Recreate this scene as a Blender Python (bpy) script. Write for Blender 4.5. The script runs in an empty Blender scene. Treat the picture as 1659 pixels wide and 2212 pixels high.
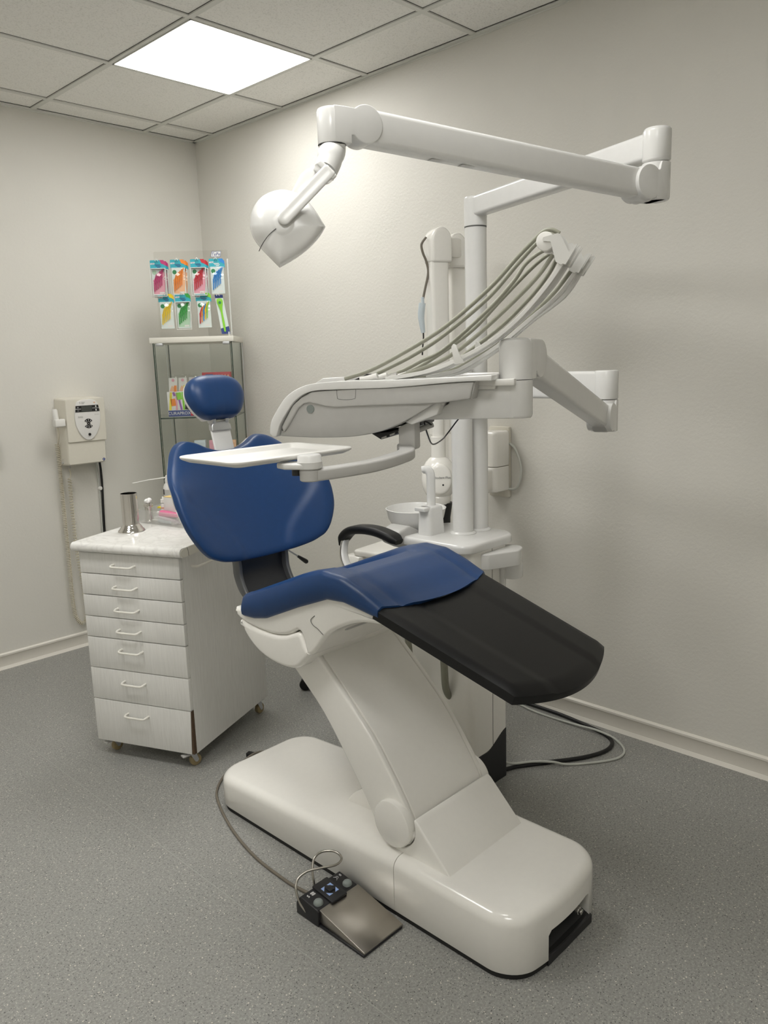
import bpy, bmesh, math, random
from math import sin, cos, pi, radians, sqrt
from mathutils import Vector as V, Matrix

random.seed(7)
SC = bpy.context.scene
COL = SC.collection

# ------------------------------------------------------------------ materials
MATS = {}

def new_mat(name):
    m = bpy.data.materials.new(name)
    m.use_nodes = True
    nt = m.node_tree
    b = nt.nodes['Principled BSDF']
    MATS[name] = m
    return m, nt, b

def pmat(name, col, rough=0.4, metal=0.0, bump=0.0, bscale=400.0, var=0.0, vscale=60.0, spec=0.5, coat=0.0):
    m, nt, b = new_mat(name)
    b.inputs['Base Color'].default_value = (*col, 1)
    b.inputs['Roughness'].default_value = rough
    b.inputs['Metallic'].default_value = metal
    b.inputs['Specular IOR Level'].default_value = spec
    b.inputs['Coat Weight'].default_value = coat
    b.inputs['Coat Roughness'].default_value = 0.06
    tc = nt.nodes.new('ShaderNodeTexCoord')
    n = nt.nodes.new('ShaderNodeTexNoise')
    n.inputs['Scale'].default_value = vscale
    n.inputs['Detail'].default_value = 4
    nt.links.new(tc.outputs['Object'], n.inputs['Vector'])
    if var > 0:
        r = nt.nodes.new('ShaderNodeValToRGB')
        r.color_ramp.elements[0].position = 0.3
        r.color_ramp.elements[1].position = 0.7
        r.color_ramp.elements[0].color = (*[c * (1 - var) for c in col], 1)
        r.color_ramp.elements[1].color = (*[min(1, c * (1 + var)) for c in col], 1)
        nt.links.new(n.outputs['Fac'], r.inputs['Fac'])
        nt.links.new(r.outputs['Color'], b.inputs['Base Color'])
    if bump > 0:
        n2 = nt.nodes.new('ShaderNodeTexNoise')
        n2.inputs['Scale'].default_value = bscale
        n2.inputs['Detail'].default_value = 3
        nt.links.new(tc.outputs['Object'], n2.inputs['Vector'])
        bp = nt.nodes.new('ShaderNodeBump')
        bp.inputs['Strength'].default_value = bump
        bp.inputs['Distance'].default_value = 0.002
        nt.links.new(n2.outputs['Fac'], bp.inputs['Height'])
        nt.links.new(bp.outputs['Normal'], b.inputs['Normal'])
    return m

WHITE = pmat('glossy_white_plastic', (0.80, 0.79, 0.76), 0.16, var=0.01, coat=0.3)
CREAM = pmat('cream_white_plastic', (0.865, 0.85, 0.81), 0.17, var=0.008, coat=0.2)
ENAM = pmat('satin_white_enamel', (0.73, 0.728, 0.715), 0.20, var=0.01)
GREYP = pmat('pale_grey_plastic', (0.50, 0.495, 0.48), 0.35, var=0.02)
MATW = pmat('matte_white_plastic', (0.76, 0.75, 0.72), 0.42, var=0.01)
BLUE = pmat('blue_leatherette', (0.0085, 0.046, 0.155), 0.38, bump=0.12, bscale=900, var=0.04, spec=0.45)
BLACKL = pmat('black_leatherette', (0.0055, 0.0055, 0.006), 0.45, bump=0.10, bscale=900, var=0.08, spec=0.35)
DARK = pmat('dark_charcoal_plastic', (0.012, 0.012, 0.014), 0.42, var=0.1)
SKIRT = pmat('black_rubber', (0.010, 0.010, 0.010), 0.6, var=0.1)
SPINE = pmat('anthracite_metal', (0.022, 0.023, 0.026), 0.38, var=0.05)
SPINEEDGE = pmat('grey_metal_edge', (0.13, 0.135, 0.14), 0.35, 0.3)
CHROME = pmat('polished_steel', (0.72, 0.70, 0.67), 0.08, 1.0)
WIRE = pmat('dull_steel_wire', (0.42, 0.40, 0.36), 0.28, 1.0)
STEEL = pmat('brushed_steel', (0.46, 0.43, 0.385), 0.30, 1.0, bump=0.03, bscale=1500)
ALU = pmat('satin_aluminium', (0.55, 0.56, 0.57), 0.35, 0.8)
HOSE = pmat('olive_grey_hose', (0.27, 0.27, 0.215), 0.42, var=0.03)
STRIP = pmat('white_whip_arm', (0.66, 0.655, 0.63), 0.3)
SEAM = pmat('seam_grey', (0.10, 0.10, 0.095), 0.6)
BLACK = pmat('black_plastic', (0.006, 0.006, 0.0065), 0.4)
BTNGREY = pmat('grey_rubber_button', (0.23, 0.26, 0.25), 0.5, var=0.03)
ARROW = pmat('pale_blue_print', (0.30, 0.43, 0.76), 0.5)
PRINTW = pmat('white_print', (0.75, 0.75, 0.75), 0.5)
PRINTG = pmat('grey_print', (0.25, 0.25, 0.25), 0.5)
PRINTB = pmat('blue_print', (0.03, 0.055, 0.22), 0.5)
CABLEW = pmat('pale_grey_cable', (0.52, 0.53, 0.49), 0.45)
CABLEO = pmat('brown_grey_cable', (0.16, 0.14, 0.11), 0.5)
BEIGE = pmat('beige_coil_cord', (0.62, 0.575, 0.46), 0.45)
WALLBOX = pmat('warm_white_housing', (0.68, 0.65, 0.57), 0.32, var=0.01)
LCD = pmat('grey_lcd', (0.055, 0.06, 0.055), 0.3)
CHIP = pmat('chipboard_brown', (0.09, 0.055, 0.03), 0.9, bump=0.5, bscale=800, var=0.3, vscale=400)
CASTER = pmat('yellowed_wheel', (0.30, 0.235, 0.12), 0.45, var=0.1)
ZINC = pmat('zinc_bracket', (0.55, 0.56, 0.58), 0.4, 0.6)
CREAMMETAL = pmat('cream_lacquered_wire', (0.82, 0.80, 0.74), 0.3)
BASEB = pmat('beige_white_vinyl', (0.66, 0.63, 0.57), 0.4, var=0.01)
BASEB2 = pmat('white_vinyl_lip', (0.78, 0.75, 0.69), 0.38)
TBAR = pmat('white_ceiling_bar', (0.70, 0.70, 0.66), 0.45)
GAP = pmat('dark_gap', (0.02, 0.02, 0.018), 0.8)
COTTON = pmat('cotton_wool', (0.85, 0.85, 0.85), 0.95, bump=0.6, bscale=300)
PAPERW = pmat('white_paper', (0.72, 0.71, 0.69), 0.6)
YELLOWTOP = pmat('pale_yellow_card', (0.74, 0.55, 0.22), 0.6)
PINK = pmat('pink_tube', (0.72, 0.16, 0.32), 0.3)
PALEPINK = pmat('pale_lilac_plastic', (0.62, 0.55, 0.62), 0.3)
PALEBLUE = pmat('pale_blue_plastic', (0.55, 0.62, 0.66), 0.3)
YELLOW = pmat('yellow_plastic', (0.80, 0.68, 0.04), 0.35)
SALMON = pmat('salmon_print', (0.72, 0.36, 0.24), 0.5)
GREENP = pmat('green_print', (0.03, 0.22, 0.08), 0.5)
GLASSEDGE = pmat('green_glass_edge', (0.012, 0.035, 0.024), 0.2)
TOPBOARD = pmat('off_white_board', (0.73, 0.71, 0.64), 0.4, var=0.01)
TEAL = pmat('teal_card', (0.03, 0.36, 0.44), 0.45)
BLISTER = pmat('pale_blister', (0.52, 0.66, 0.68), 0.15, var=0.04, coat=0.5)
SHEET = pmat('pale_printed_card', (0.66, 0.73, 0.72), 0.4)
HOOK = pmat('clear_hook', (0.72, 0.72, 0.70), 0.15)
MAG = pmat('magenta_print', (0.50, 0.04, 0.17), 0.4)
ORA = pmat('orange_print', (0.80, 0.23, 0.02), 0.4)
RED = pmat('red_print', (0.52, 0.02, 0.035), 0.4)
BLU2 = pmat('sky_blue_print', (0.02, 0.22, 0.60), 0.4)
YEL2 = pmat('yellow_print', (0.78, 0.55, 0.01), 0.4)
GRN2 = pmat('green_plastic', (0.03, 0.33, 0.05), 0.4)
LIME = pmat('lime_plastic', (0.24, 0.60, 0.04), 0.4)
PURP = pmat('violet_print', (0.30, 0.10, 0.42), 0.4)
NAVY = pmat('navy_print', (0.012, 0.03, 0.16), 0.4)
MINT = pmat('mint_print', (0.42, 0.62, 0.45), 0.4)
ROSE = pmat('rose_print', (0.72, 0.34, 0.42), 0.4)
PEACH = pmat('peach_print', (0.78, 0.45, 0.26), 0.4)

def mat_wall(name, col):
    m, nt, b = new_mat(name)
    tc = nt.nodes.new('ShaderNodeTexCoord')
    n = nt.nodes.new('ShaderNodeTexNoise'); n.inputs['Scale'].default_value = 3; n.inputs['Detail'].default_value = 5
    nt.links.new(tc.outputs['Object'], n.inputs['Vector'])
    r = nt.nodes.new('ShaderNodeValToRGB')
    r.color_ramp.elements[0].position = 0.3; r.color_ramp.elements[1].position = 0.7
    r.color_ramp.elements[0].color = (*[c * 0.985 for c in col], 1); r.color_ramp.elements[1].color = (*[c * 1.015 for c in col], 1)
    nt.links.new(n.outputs['Fac'], r.inputs['Fac']); nt.links.new(r.outputs['Color'], b.inputs['Base Color'])
    b.inputs['Roughness'].default_value = 0.55
    b.inputs['Specular IOR Level'].default_value = 0.3
    n2 = nt.nodes.new('ShaderNodeTexNoise'); n2.inputs['Scale'].default_value = 75; n2.inputs['Detail'].default_value = 6; n2.inputs['Roughness'].default_value = 0.6
    nt.links.new(tc.outputs['Object'], n2.inputs['Vector'])
    bp = nt.nodes.new('ShaderNodeBump'); bp.inputs['Strength'].default_value = 0.32; bp.inputs['Distance'].default_value = 0.004
    nt.links.new(n2.outputs['Fac'], bp.inputs['Height']); nt.links.new(bp.outputs['Normal'], b.inputs['Normal'])
    return m
WALL = mat_wall('painted_wall', (0.685, 0.668, 0.622))

def mat_floor():
    m, nt, b = new_mat('speckled_vinyl')
    L = nt.links.new
    tc = nt.nodes.new('ShaderNodeTexCoord')
    base = (0.285, 0.284, 0.268)
    n = nt.nodes.new('ShaderNodeTexNoise'); n.inputs['Scale'].default_value = 160; n.inputs['Detail'].default_value = 4; n.inputs['Roughness'].default_value = 0.7
    L(tc.outputs['Object'], n.inputs['Vector'])
    r = nt.nodes.new('ShaderNodeValToRGB')
    r.color_ramp.elements[0].position = 0.32; r.color_ramp.elements[1].position = 0.68
    r.color_ramp.elements[0].color = (*[c * 0.72 for c in base], 1); r.color_ramp.elements[1].color = (*[c * 1.3 for c in base], 1)
    L(n.outputs['Fac'], r.inputs['Fac'])
    def specks(scale, rad, thr, col, prev):
        v = nt.nodes.new('ShaderNodeTexVoronoi'); v.inputs['Scale'].default_value = scale
        L(tc.outputs['Object'], v.inputs['Vector'])
        lt = nt.nodes.new('ShaderNodeMath'); lt.operation = 'LESS_THAN'; lt.inputs[1].default_value = rad
        L(v.outputs['Distance'], lt.inputs[0])
        sp = nt.nodes.new('ShaderNodeSeparateColor'); L(v.outputs['Color'], sp.inputs['Color'])
        g = nt.nodes.new('ShaderNodeMath'); g.operation = 'GREATER_THAN'; g.inputs[1].default_value = thr
        L(sp.outputs['Red'], g.inputs[0])
        mu = nt.nodes.new('ShaderNodeMath'); mu.operation = 'MULTIPLY'; L(lt.outputs[0], mu.inputs[0]); L(g.outputs[0], mu.inputs[1])
        mx = nt.nodes.new('ShaderNodeMix'); mx.data_type = 'RGBA'
        L(mu.outputs[0], mx.inputs['Factor']); L(prev, mx.inputs['A']); mx.inputs['B'].default_value = (*col, 1)
        return mx.outputs['Result']
    c = specks(230, 0.30, 0.80, (0.52, 0.50, 0.46), r.outputs['Color'])
    c = specks(200, 0.30, 0.84, (0.10, 0.10, 0.10), c)
    c = specks(120, 0.22, 0.86, (0.66, 0.62, 0.56), c)
    c = specks(130, 0.20, 0.90, (0.06, 0.06, 0.06), c)
    L(c, b.inputs['Base Color'])
    b.inputs['Roughness'].default_value = 0.42
    b.inputs['Specular IOR Level'].default_value = 0.4
    bp = nt.nodes.new('ShaderNodeBump'); bp.inputs['Strength'].default_value = 0.15; bp.inputs['Distance'].default_value = 0.001
    L(n.outputs['Fac'], bp.inputs['Height']); L(bp.outputs['Normal'], b.inputs['Normal'])
    return m
FLOOR = mat_floor()

def mat_tile():
    m, nt, b = new_mat('mineral_fibre_tile')
    L = nt.links.new
    tc = nt.nodes.new('ShaderNodeTexCoord')
    n = nt.nodes.new('ShaderNodeTexNoise'); n.inputs['Scale'].default_value = 170; n.inputs['Detail'].default_value = 5
    L(tc.outputs['Object'], n.inputs['Vector'])
    r = nt.nodes.new('ShaderNodeValToRGB')
    r.color_ramp.elements[0].position = 0.25; r.color_ramp.elements[1].position = 0.48
    r.color_ramp.elements[0].color = (0.70, 0.695, 0.66, 1); r.color_ramp.elements[1].color = (0.90, 0.89, 0.855, 1)
    L(n.outputs['Fac'], r.inputs['Fac']); L(r.outputs['Color'], b.inputs['Base Color'])
    b.inputs['Roughness'].default_value = 0.9
    bp = nt.nodes.new('ShaderNodeBump'); bp.inputs['Strength'].default_value = 0.4; bp.inputs['Distance'].default_value = 0.002
    L(n.outputs['Fac'], bp.inputs['Height']); L(bp.outputs['Normal'], b.inputs['Normal'])
    return m
TILE = mat_tile()

def mat_wood():
    m, nt, b = new_mat('white_woodgrain_laminate')
    L = nt.links.new
    tc = nt.nodes.new('ShaderNodeTexCoord')
    mp = nt.nodes.new('ShaderNodeMapping'); mp.inputs['Scale'].default_value = (70, 70, 4.0)
    L(tc.outputs['Object'], mp.inputs['Vector'])
    n = nt.nodes.new('ShaderNodeTexNoise'); n.inputs['Scale'].default_value = 3; n.inputs['Detail'].default_value = 6; n.inputs['Distortion'].default_value = 0.6
    L(mp.outputs['Vector'], n.inputs['Vector'])
    r = nt.nodes.new('ShaderNodeValToRGB')
    r.color_ramp.elements[0].position = 0.3; r.color_ramp.elements[1].position = 0.62
    r.color_ramp.elements[0].color = (0.70, 0.695, 0.67, 1); r.color_ramp.elements[1].color = (0.765, 0.76, 0.735, 1)
    L(n.outputs['Fac'], r.inputs['Fac']); L(r.outputs['Color'], b.inputs['Base Color'])
    b.inputs['Roughness'].default_value = 0.42
    bp = nt.nodes.new('ShaderNodeBump'); bp.inputs['Strength'].default_value = 0.12; bp.inputs['Distance'].default_value = 0.001
    L(n.outputs['Fac'], bp.inputs['Height']); L(bp.outputs['Normal'], b.inputs['Normal'])
    return m
WOOD = mat_wood()

def mat_marble():
    m, nt, b = new_mat('marbled_laminate')
    L = nt.links.new
    tc = nt.nodes.new('ShaderNodeTexCoord')
    n = nt.nodes.new('ShaderNodeTexNoise'); n.inputs['Scale'].default_value = 11; n.inputs['Detail'].default_value = 8; n.inputs['Distortion'].default_value = 1.6
    L(tc.outputs['Object'], n.inputs['Vector'])
    r = nt.nodes.new('ShaderNodeValToRGB')
    e = r.color_ramp.elements
    e[0].position = 0.40; e[0].color = (0.80, 0.795, 0.775, 1)
    e[1].position = 0.60; e[1].color = (0.82, 0.815, 0.795, 1)
    q = e.new(0.50); q.color = (0.70, 0.69, 0.675, 1)
    q = e.new(0.46); q.color = (0.785, 0.78, 0.755, 1)
    q = e.new(0.54); q.color = (0.785, 0.78, 0.755, 1)
    L(n.outputs['Fac'], r.inputs['Fac']); L(r.outputs['Color'], b.inputs['Base Color'])
    b.inputs['Roughness'].default_value = 0.22
    return m
MARBLE = mat_marble()

def mat_glass(name, tint, refl=0.09):
    m = bpy.data.materials.new(name); m.use_nodes = True
    nt = m.node_tree; nt.nodes.clear()
    out = nt.nodes.new('ShaderNodeOutputMaterial')
    t = nt.nodes.new('ShaderNodeBsdfTransparent'); t.inputs['Color'].default_value = (*tint, 1)
    g = nt.nodes.new('ShaderNodeBsdfGlossy'); g.inputs['Roughness'].default_value = 0.02; g.inputs['Color'].default_value = (0.9, 0.95, 0.92, 1)
    lf = nt.nodes.new('ShaderNodeLayerWeight'); lf.inputs['Blend'].default_value = 0.5
    pw = nt.nodes.new('ShaderNodeMath'); pw.operation = 'POWER'; pw.inputs[1].default_value = 4.0
    nt.links.new(lf.outputs['Facing'], pw.inputs[0])
    lw = nt.nodes.new('ShaderNodeMath'); lw.operation = 'MULTIPLY_ADD'; lw.inputs[1].default_value = 0.45; lw.inputs[2].default_value = refl * .4
    nt.links.new(pw.outputs[0], lw.inputs[0])
    n = nt.nodes.new('ShaderNodeTexNoise'); n.inputs['Scale'].default_value = 4
    mx = nt.nodes.new('ShaderNodeMixShader')
    nt.links.new(lw.outputs[0], mx.inputs[0]); nt.links.new(t.outputs[0], mx.inputs[1]); nt.links.new(g.outputs[0], mx.inputs[2])
    nt.links.new(mx.outputs[0], out.inputs['Surface'])
    return m
GLASS = mat_glass('clear_glass', (0.982, 0.99, 0.985))
ACRYL = mat_glass('clear_acrylic', (0.975, 0.972, 0.965))

def mat_frosted():
    m = bpy.data.materials.new('frosted_clear_plastic'); m.use_nodes = True
    nt = m.node_tree; nt.nodes.clear()
    out = nt.nodes.new('ShaderNodeOutputMaterial')
    t = nt.nodes.new('ShaderNodeBsdfTransparent'); t.inputs['Color'].default_value = (0.96, 0.96, 0.95, 1)
    d = nt.nodes.new('ShaderNodeBsdfPrincipled'); d.inputs['Base Color'].default_value = (0.72, 0.72, 0.71, 1); d.inputs['Roughness'].default_value = 0.15
    n = nt.nodes.new('ShaderNodeTexNoise'); n.inputs['Scale'].default_value = 25
    mr = nt.nodes.new('ShaderNodeMapRange'); mr.inputs['To Min'].default_value = 0.20; mr.inputs['To Max'].default_value = 0.30
    nt.links.new(n.outputs['Fac'], mr.inputs['Value'])
    mx = nt.nodes.new('ShaderNodeMixShader'); nt.links.new(mr.outputs['Result'], mx.inputs[0])
    nt.links.new(t.outputs[0], mx.inputs[1]); nt.links.new(d.outputs[0], mx.inputs[2])
    nt.links.new(mx.outputs[0], out.inputs['Surface'])
    return m
FROST = mat_frosted()

def mat_emit(name, col, s):
    m = bpy.data.materials.new(name); m.use_nodes = True
    nt = m.node_tree; nt.nodes.clear()
    out = nt.nodes.new('ShaderNodeOutputMaterial')
    e = nt.nodes.new('ShaderNodeEmission'); e.inputs['Color'].default_value = (*col, 1); e.inputs['Strength'].default_value = s
    nt.links.new(e.outputs[0], out.inputs['Surface'])
    return m
PANEL = mat_emit('lit_panel', (1.0, 0.987, 0.95), 18.2)
PANEL_DIM = mat_emit('lit_panel_dimmer', (1.0, 0.987, 0.95), 15.0)  # same panel type, emission lowered to soften the hot spot on the wall

# ------------------------------------------------------------------ mesh helpers
def BM(): return bmesh.new()

def merge(bm, tmp):
    me = bpy.data.meshes.new('tmp'); tmp.to_mesh(me); tmp.free()
    bm.from_mesh(me); bpy.data.meshes.remove(me)

def bev(tmp, w, seg=3, ang=30):
    if w <= 0: return
    bmesh.ops.recalc_face_normals(tmp, faces=tmp.faces)
    es = [e for e in tmp.edges if len(e.link_faces) == 2 and e.calc_face_angle(0) > radians(ang)]
    if es:
        bmesh.ops.bevel(tmp, geom=es, offset=w, segments=seg, profile=0.5, affect='EDGES', clamp_overlap=True)

def box(bm, fn, a0, a1, b0, b1, c0, c1, bw=0.0, seg=2):
    """box in a frame: fn(a,b,c)->world"""
    t = BM()
    vs = [t.verts.new(fn(a, b, c)) for a in (a0, a1) for b in (b0, b1) for c in (c0, c1)]
    for f in ((0, 1, 3, 2), (4, 6, 7, 5), (0, 4, 5, 1), (2, 3, 7, 6), (0, 2, 6, 4), (1, 5, 7, 3)):
        t.faces.new([vs[i] for i in f])
    bev(t, bw, seg)
    bmesh.ops.recalc_face_normals(t, faces=t.faces)
    merge(bm, t)

W3 = lambda a, b, c: V((a, b, c))

def prism(bm, pts, fn, c0, c1, bw=0.0, seg=2, ang=30):
    """polygon pts (a,b) extruded c0..c1; fn(a,b,c)->world"""
    t = BM()
    lo = [t.verts.new(fn(a, b, c0)) for a, b in pts]
    hi = [t.verts.new(fn(a, b, c1)) for a, b in pts]
    n = len(pts)
    t.faces.new(lo[::-1]); t.faces.new(hi)
    for i in range(n):
        t.faces.new((lo[i], lo[(i + 1) % n], hi[(i + 1) % n], hi[i]))
    bev(t, bw, seg, ang)
    bmesh.ops.recalc_face_normals(t, faces=t.faces)
    big = [f for f in t.faces if len(f.verts) > 4]
    if big: bmesh.ops.triangulate(t, faces=big)
    merge(bm, t)

def rings(bm, rs, cap0=True, cap1=True, closed=True):
    t = BM()
    vr = [[t.verts.new(p) for p in r] for r in rs]
    n = len(rs[0])
    for a, b in zip(vr, vr[1:]):
        for i in range(n if closed else n - 1):
            j = (i + 1) % n
            t.faces.new((a[i], a[j], b[j], b[i]))
    if closed:
        if cap0: t.faces.new(vr[0][::-1])
        if cap1: t.faces.new(vr[-1])
    bmesh.ops.recalc_face_normals(t, faces=t.faces)
    big = [f for f in t.faces if len(f.verts) > 4]
    if big: bmesh.ops.triangulate(t, faces=big)
    merge(bm, t)

def frame(d):
    d = V(d).normalized()
    up = V((0, 0, 1)) if abs(d.z) < 0.95 else V((1, 0, 0))
    x = up.cross(d).normalized()
    return x, d.cross(x).normalized(), d

def lathe(bm, prof, o, d=(0, 0, 1), seg=32, cap0=True, cap1=True):
    """prof: (radius, height along d)"""
    x, y, z = frame(d); o = V(o)
    rs = [[o + z * h + (x * cos(2 * pi * i / seg) + y * sin(2 * pi * i / seg)) * max(r, 1e-5) for i in range(seg)] for r, h in prof]
    rings(bm, rs, cap0, cap1)

def cyl(bm, p0, p1, r0, r1=None, seg=28, bw=0.0):
    r1 = r0 if r1 is None else r1
    p0, p1 = V(p0), V(p1); h = (p1 - p0).length
    if bw > 0:
        b = bw
        prof = [(r0 - b, 0), (r0 - b * 0.3, b * 0.3), (r0, b), (r1, h - b), (r1 - b * 0.3, h - b * 0.3), (r1 - b, h)]
    else:
        prof = [(r0, 0), (r1, h)]
    lathe(bm, prof, p0, p1 - p0, seg)

def smooth_pts(pts, k=6):
    P = [V(p) for p in pts]
    out = []
    for i in range(len(P) - 1):
        p0 = P[max(i - 1, 0)]; p1 = P[i]; p2 = P[i + 1]; p3 = P[min(i + 2, len(P) - 1)]
        for s in range(k):
            t = s / k
            out.append(0.5 * ((2 * p1) + (p2 - p0) * t + (2 * p0 - 5 * p1 + 4 * p2 - p3) * t * t + (3 * p1 - p0 - 3 * p2 + p3) * t ** 3))
    out.append(P[-1])
    return out

def sm2(pts, k=6):
    return [(p.x, p.y) for p in smooth_pts([(a, b, 0) for a, b in pts], k)]

def sweep(bm, pts, prof, up=(0, 0, 1), scales=None):
    """sweep a 2D profile (side, up) along pts"""
    P = [V(p) for p in pts]; up = V(up)
    rs = []
    for i, p in enumerate(P):
        d = (P[min(i + 1, len(P) - 1)] - P[max(i - 1, 0)]).normalized()
        s = d.cross(up)
        if s.length < 1e-4: s = V((1, 0, 0))
        s.normalize(); u = s.cross(d).normalized()
        k = scales[i] if scales else 1.0
        rs.append([p + s * a * k + u * b * k for a, b in prof])
    rings(bm, rs)

def tube(bm, pts, r, seg=10, k=6, smooth=True):
    P = smooth_pts(pts, k) if smooth else [V(p) for p in pts]
    # parallel transport
    d = (P[1] - P[0]).normalized()
    x, y, _ = frame(d)
    rs = []
    for i, p in enumerate(P):
        nd = (P[min(i + 1, len(P) - 1)] - P[max(i - 1, 0)])
        if nd.length < 1e-9: nd = d
        nd.normalize()
        q = d.rotation_difference(nd)
        x = q @ x; y = q @ y; d = nd
        rr = r(i / (len(P) - 1)) if callable(r) else r
        rs.append([p + (x * cos(2 * pi * j / seg) + y * sin(2 * pi * j / seg)) * rr for j in range(seg)])
    rings(bm, rs)

def rrect(w, h, r, n=5):
    """rounded rectangle profile, full width w, height h"""
    r = min(r, w / 2 - 1e-5, h / 2 - 1e-5)
    out = []
    for cx, cy, a0 in ((w / 2 - r, h / 2 - r, 0), (-w / 2 + r, h / 2 - r, 90), (-w / 2 + r, -h / 2 + r, 180), (w / 2 - r, -h / 2 + r, 270)):
        for i in range(n + 1):
            a = radians(a0 + 90 * i / n)
            out.append((cx + r * cos(a), cy + r * sin(a)))
    return out

def rpoly(pts, n=8):
    """pts: (x,y,r) convex-ish polygon with rounded corners"""
    out = []
    N = len(pts)
    for i in range(N):
        x, y, r = pts[i]
        p = V((x, y)); a = V(pts[i - 1][:2]) - p; b = V(pts[(i + 1) % N][:2]) - p
        a.normalize(); b.normalize()
        if r < 1e-6: out.append((x, y)); continue
        half = a.angle(b) / 2
        t = r / math.tan(half)
        c = p + (a + b).normalized() * (r / sin(half))
        s = p + a * t; e = p + b * t
        a0 = math.atan2(s.y - c.y, s.x - c.x); a1 = math.atan2(e.y - c.y, e.x - c.x)
        da = (a1 - a0 + pi) % (2 * pi) - pi
        for k in range(n + 1):
            an = a0 + da * k / n
            out.append((c.x + r * cos(an), c.y + r * sin(an)))
    return out

def inset(pts, d):
    """offset a ccw polygon inward by d"""
    n = len(pts); out = []
    for i in range(n):
        p0 = V(pts[i - 1]); p1 = V(pts[i]); p2 = V(pts[(i + 1) % n])
        e1 = (p1 - p0); e2 = (p2 - p1)
        if e1.length < 1e-7: e1 = e2
        if e2.length < 1e-7: e2 = e1
        n1 = V((-e1.y, e1.x)).normalized(); n2 = V((-e2.y, e2.x)).normalized()
        m = (n1 + n2)
        if m.length < 1e-5: m = n1
        m.normalize()
        q = p1 + m * (d / max(0.5, m.dot(n1)))
        out.append((q.x, q.y))
    return out

def slab(bm, outline, fn, z0, z1, r=0.01, rb=0.0, n=4):
    """outline (ccw), height z0..z1 with rounded top edge r and bottom edge rb"""
    lv = []
    if rb > 0:
        for i in range(n + 1):
            a = pi / 2 * i / n
            lv.append((z0 + rb * (1 - sin(a)), rb * (1 - cos(a))))
        lv = lv[::-1]
        lv = [(z0 + rb * (1 - cos(pi / 2 * i / n)), rb * (1 - sin(pi / 2 * i / n))) for i in range(n + 1)]
    else:
        lv = [(z0, 0)]
    if r > 0:
        lv += [(z1 - r * (1 - sin(pi / 2 * i / n)), r * (1 - cos(pi / 2 * i / n))) for i in range(n + 1)]
    else:
        lv += [(z1, 0)]
    rings(bm, [[fn(a, b, z) for a, b in (inset(outline, d) if d > 0 else outline)] for z, d in lv])

# ------------------------------------------------------------------ objects
OFF = {}

def obj(name, bm, mat, parent=None, ang=38, kind=None, label=None):
    """link ONE mesh object; vertices are given in world space and re-based on the thing's origin"""
    off = OFF.get(parent.name, V((0, 0, 0))) if parent else V((0, 0, 0))
    bmesh.ops.remove_doubles(bm, verts=bm.verts, dist=1e-6)
    for v in bm.verts: v.co -= off
    ca = radians(ang)
    for f in bm.faces: f.smooth = True
    for e in bm.edges:
        if len(e.link_faces) == 2 and e.calc_face_angle(0) > ca: e.smooth = False
    me = bpy.data.meshes.new(name); bm.to_mesh(me); bm.free()
    o = bpy.data.objects.new(name, me); COL.objects.link(o)
    me.materials.append(mat)
    if parent:
        o.parent = parent
        OFF[o.name] = off
    if kind: o['kind'] = kind
    if label: o['label'] = label
    return o

def tag(o, label, cat, group=None):
    o['label'] = label; o['category'] = cat
    if group: o['group'] = group
    return o

def thing(name, loc, label, cat, group=None):
    o = bpy.data.objects.new(name, None); COL.objects.link(o)
    o.location = loc; o.empty_display_size = 0.05
    OFF[o.name] = V(loc)
    return tag(o, label, cat, group)

def solo(name, bm, mat, loc, label, cat, group=None, ang=38):
    """a thing that is one mesh, origin at loc"""
    loc = V(loc)
    for v in bm.verts: v.co -= loc
    o = obj(name, bm, mat, None, ang)
    o.location = loc
    return tag(o, label, cat, group)

def dup(root, delta, label, group):
    r = root.copy(); COL.objects.link(r); r.location = V(root.location) + V(delta)
    r['label'] = label
    if group: r['group'] = group
    OFF[r.name] = V(r.location)
    for ch in list(root.children):
        c = ch.copy(); COL.objects.link(c); c.parent = r
        OFF[c.name] = OFF[r.name]
        for g in list(ch.children):
            d = g.copy(); COL.objects.link(d); d.parent = c
            OFF[d.name] = OFF[r.name]
    return r

def text(bm, s, fn, size, depth=0.0006, font=None, shear=0.0, spacing=1.0, extr=None):
    """built-in font text as mesh; fn(x,y,z) -> world, x right, y up, centred"""
    cu = bpy.data.curves.new('t', 'FONT'); cu.body = s; cu.size = size; cu.align_x = 'CENTER'; cu.align_y = 'CENTER'
    cu.extrude = depth; cu.resolution_u = 3; cu.shear = shear; cu.space_character = spacing
    o = bpy.data.objects.new('t', cu); COL.objects.link(o)
    dg = bpy.context.evaluated_depsgraph_get()
    me = bpy.data.meshes.new_from_object(o.evaluated_get(dg))
    t = BM(); t.from_mesh(me)
    for v in t.verts: v.co = fn(v.co.x, v.co.y, v.co.z)
    bmesh.ops.recalc_face_normals(t, faces=t.faces)
    merge(bm, t)
    bpy.data.objects.remove(o); bpy.data.curves.remove(cu); bpy.data.meshes.remove(me)

def cut(o, cutter):
    """boolean difference baked into o's mesh; the cutter is deleted"""
    m = o.modifiers.new('b', 'BOOLEAN'); m.operation = 'DIFFERENCE'; m.object = cutter; m.solver = 'EXACT'
    dg = bpy.context.evaluated_depsgraph_get()
    me = bpy.data.meshes.new_from_object(o.evaluated_get(dg))
    o.modifiers.clear(); old = o.data; o.data = me; bpy.data.meshes.remove(old)
    cm = cutter.data; bpy.data.objects.remove(cutter); bpy.data.meshes.remove(cm)
    bm = BM(); bm.from_mesh(me)
    for e in bm.edges:
        e.smooth = not (len(e.link_faces) == 2 and e.calc_face_angle(0) > radians(38))
    for f in bm.faces: f.smooth = True
    bm.to_mesh(me); bm.free()

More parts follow.
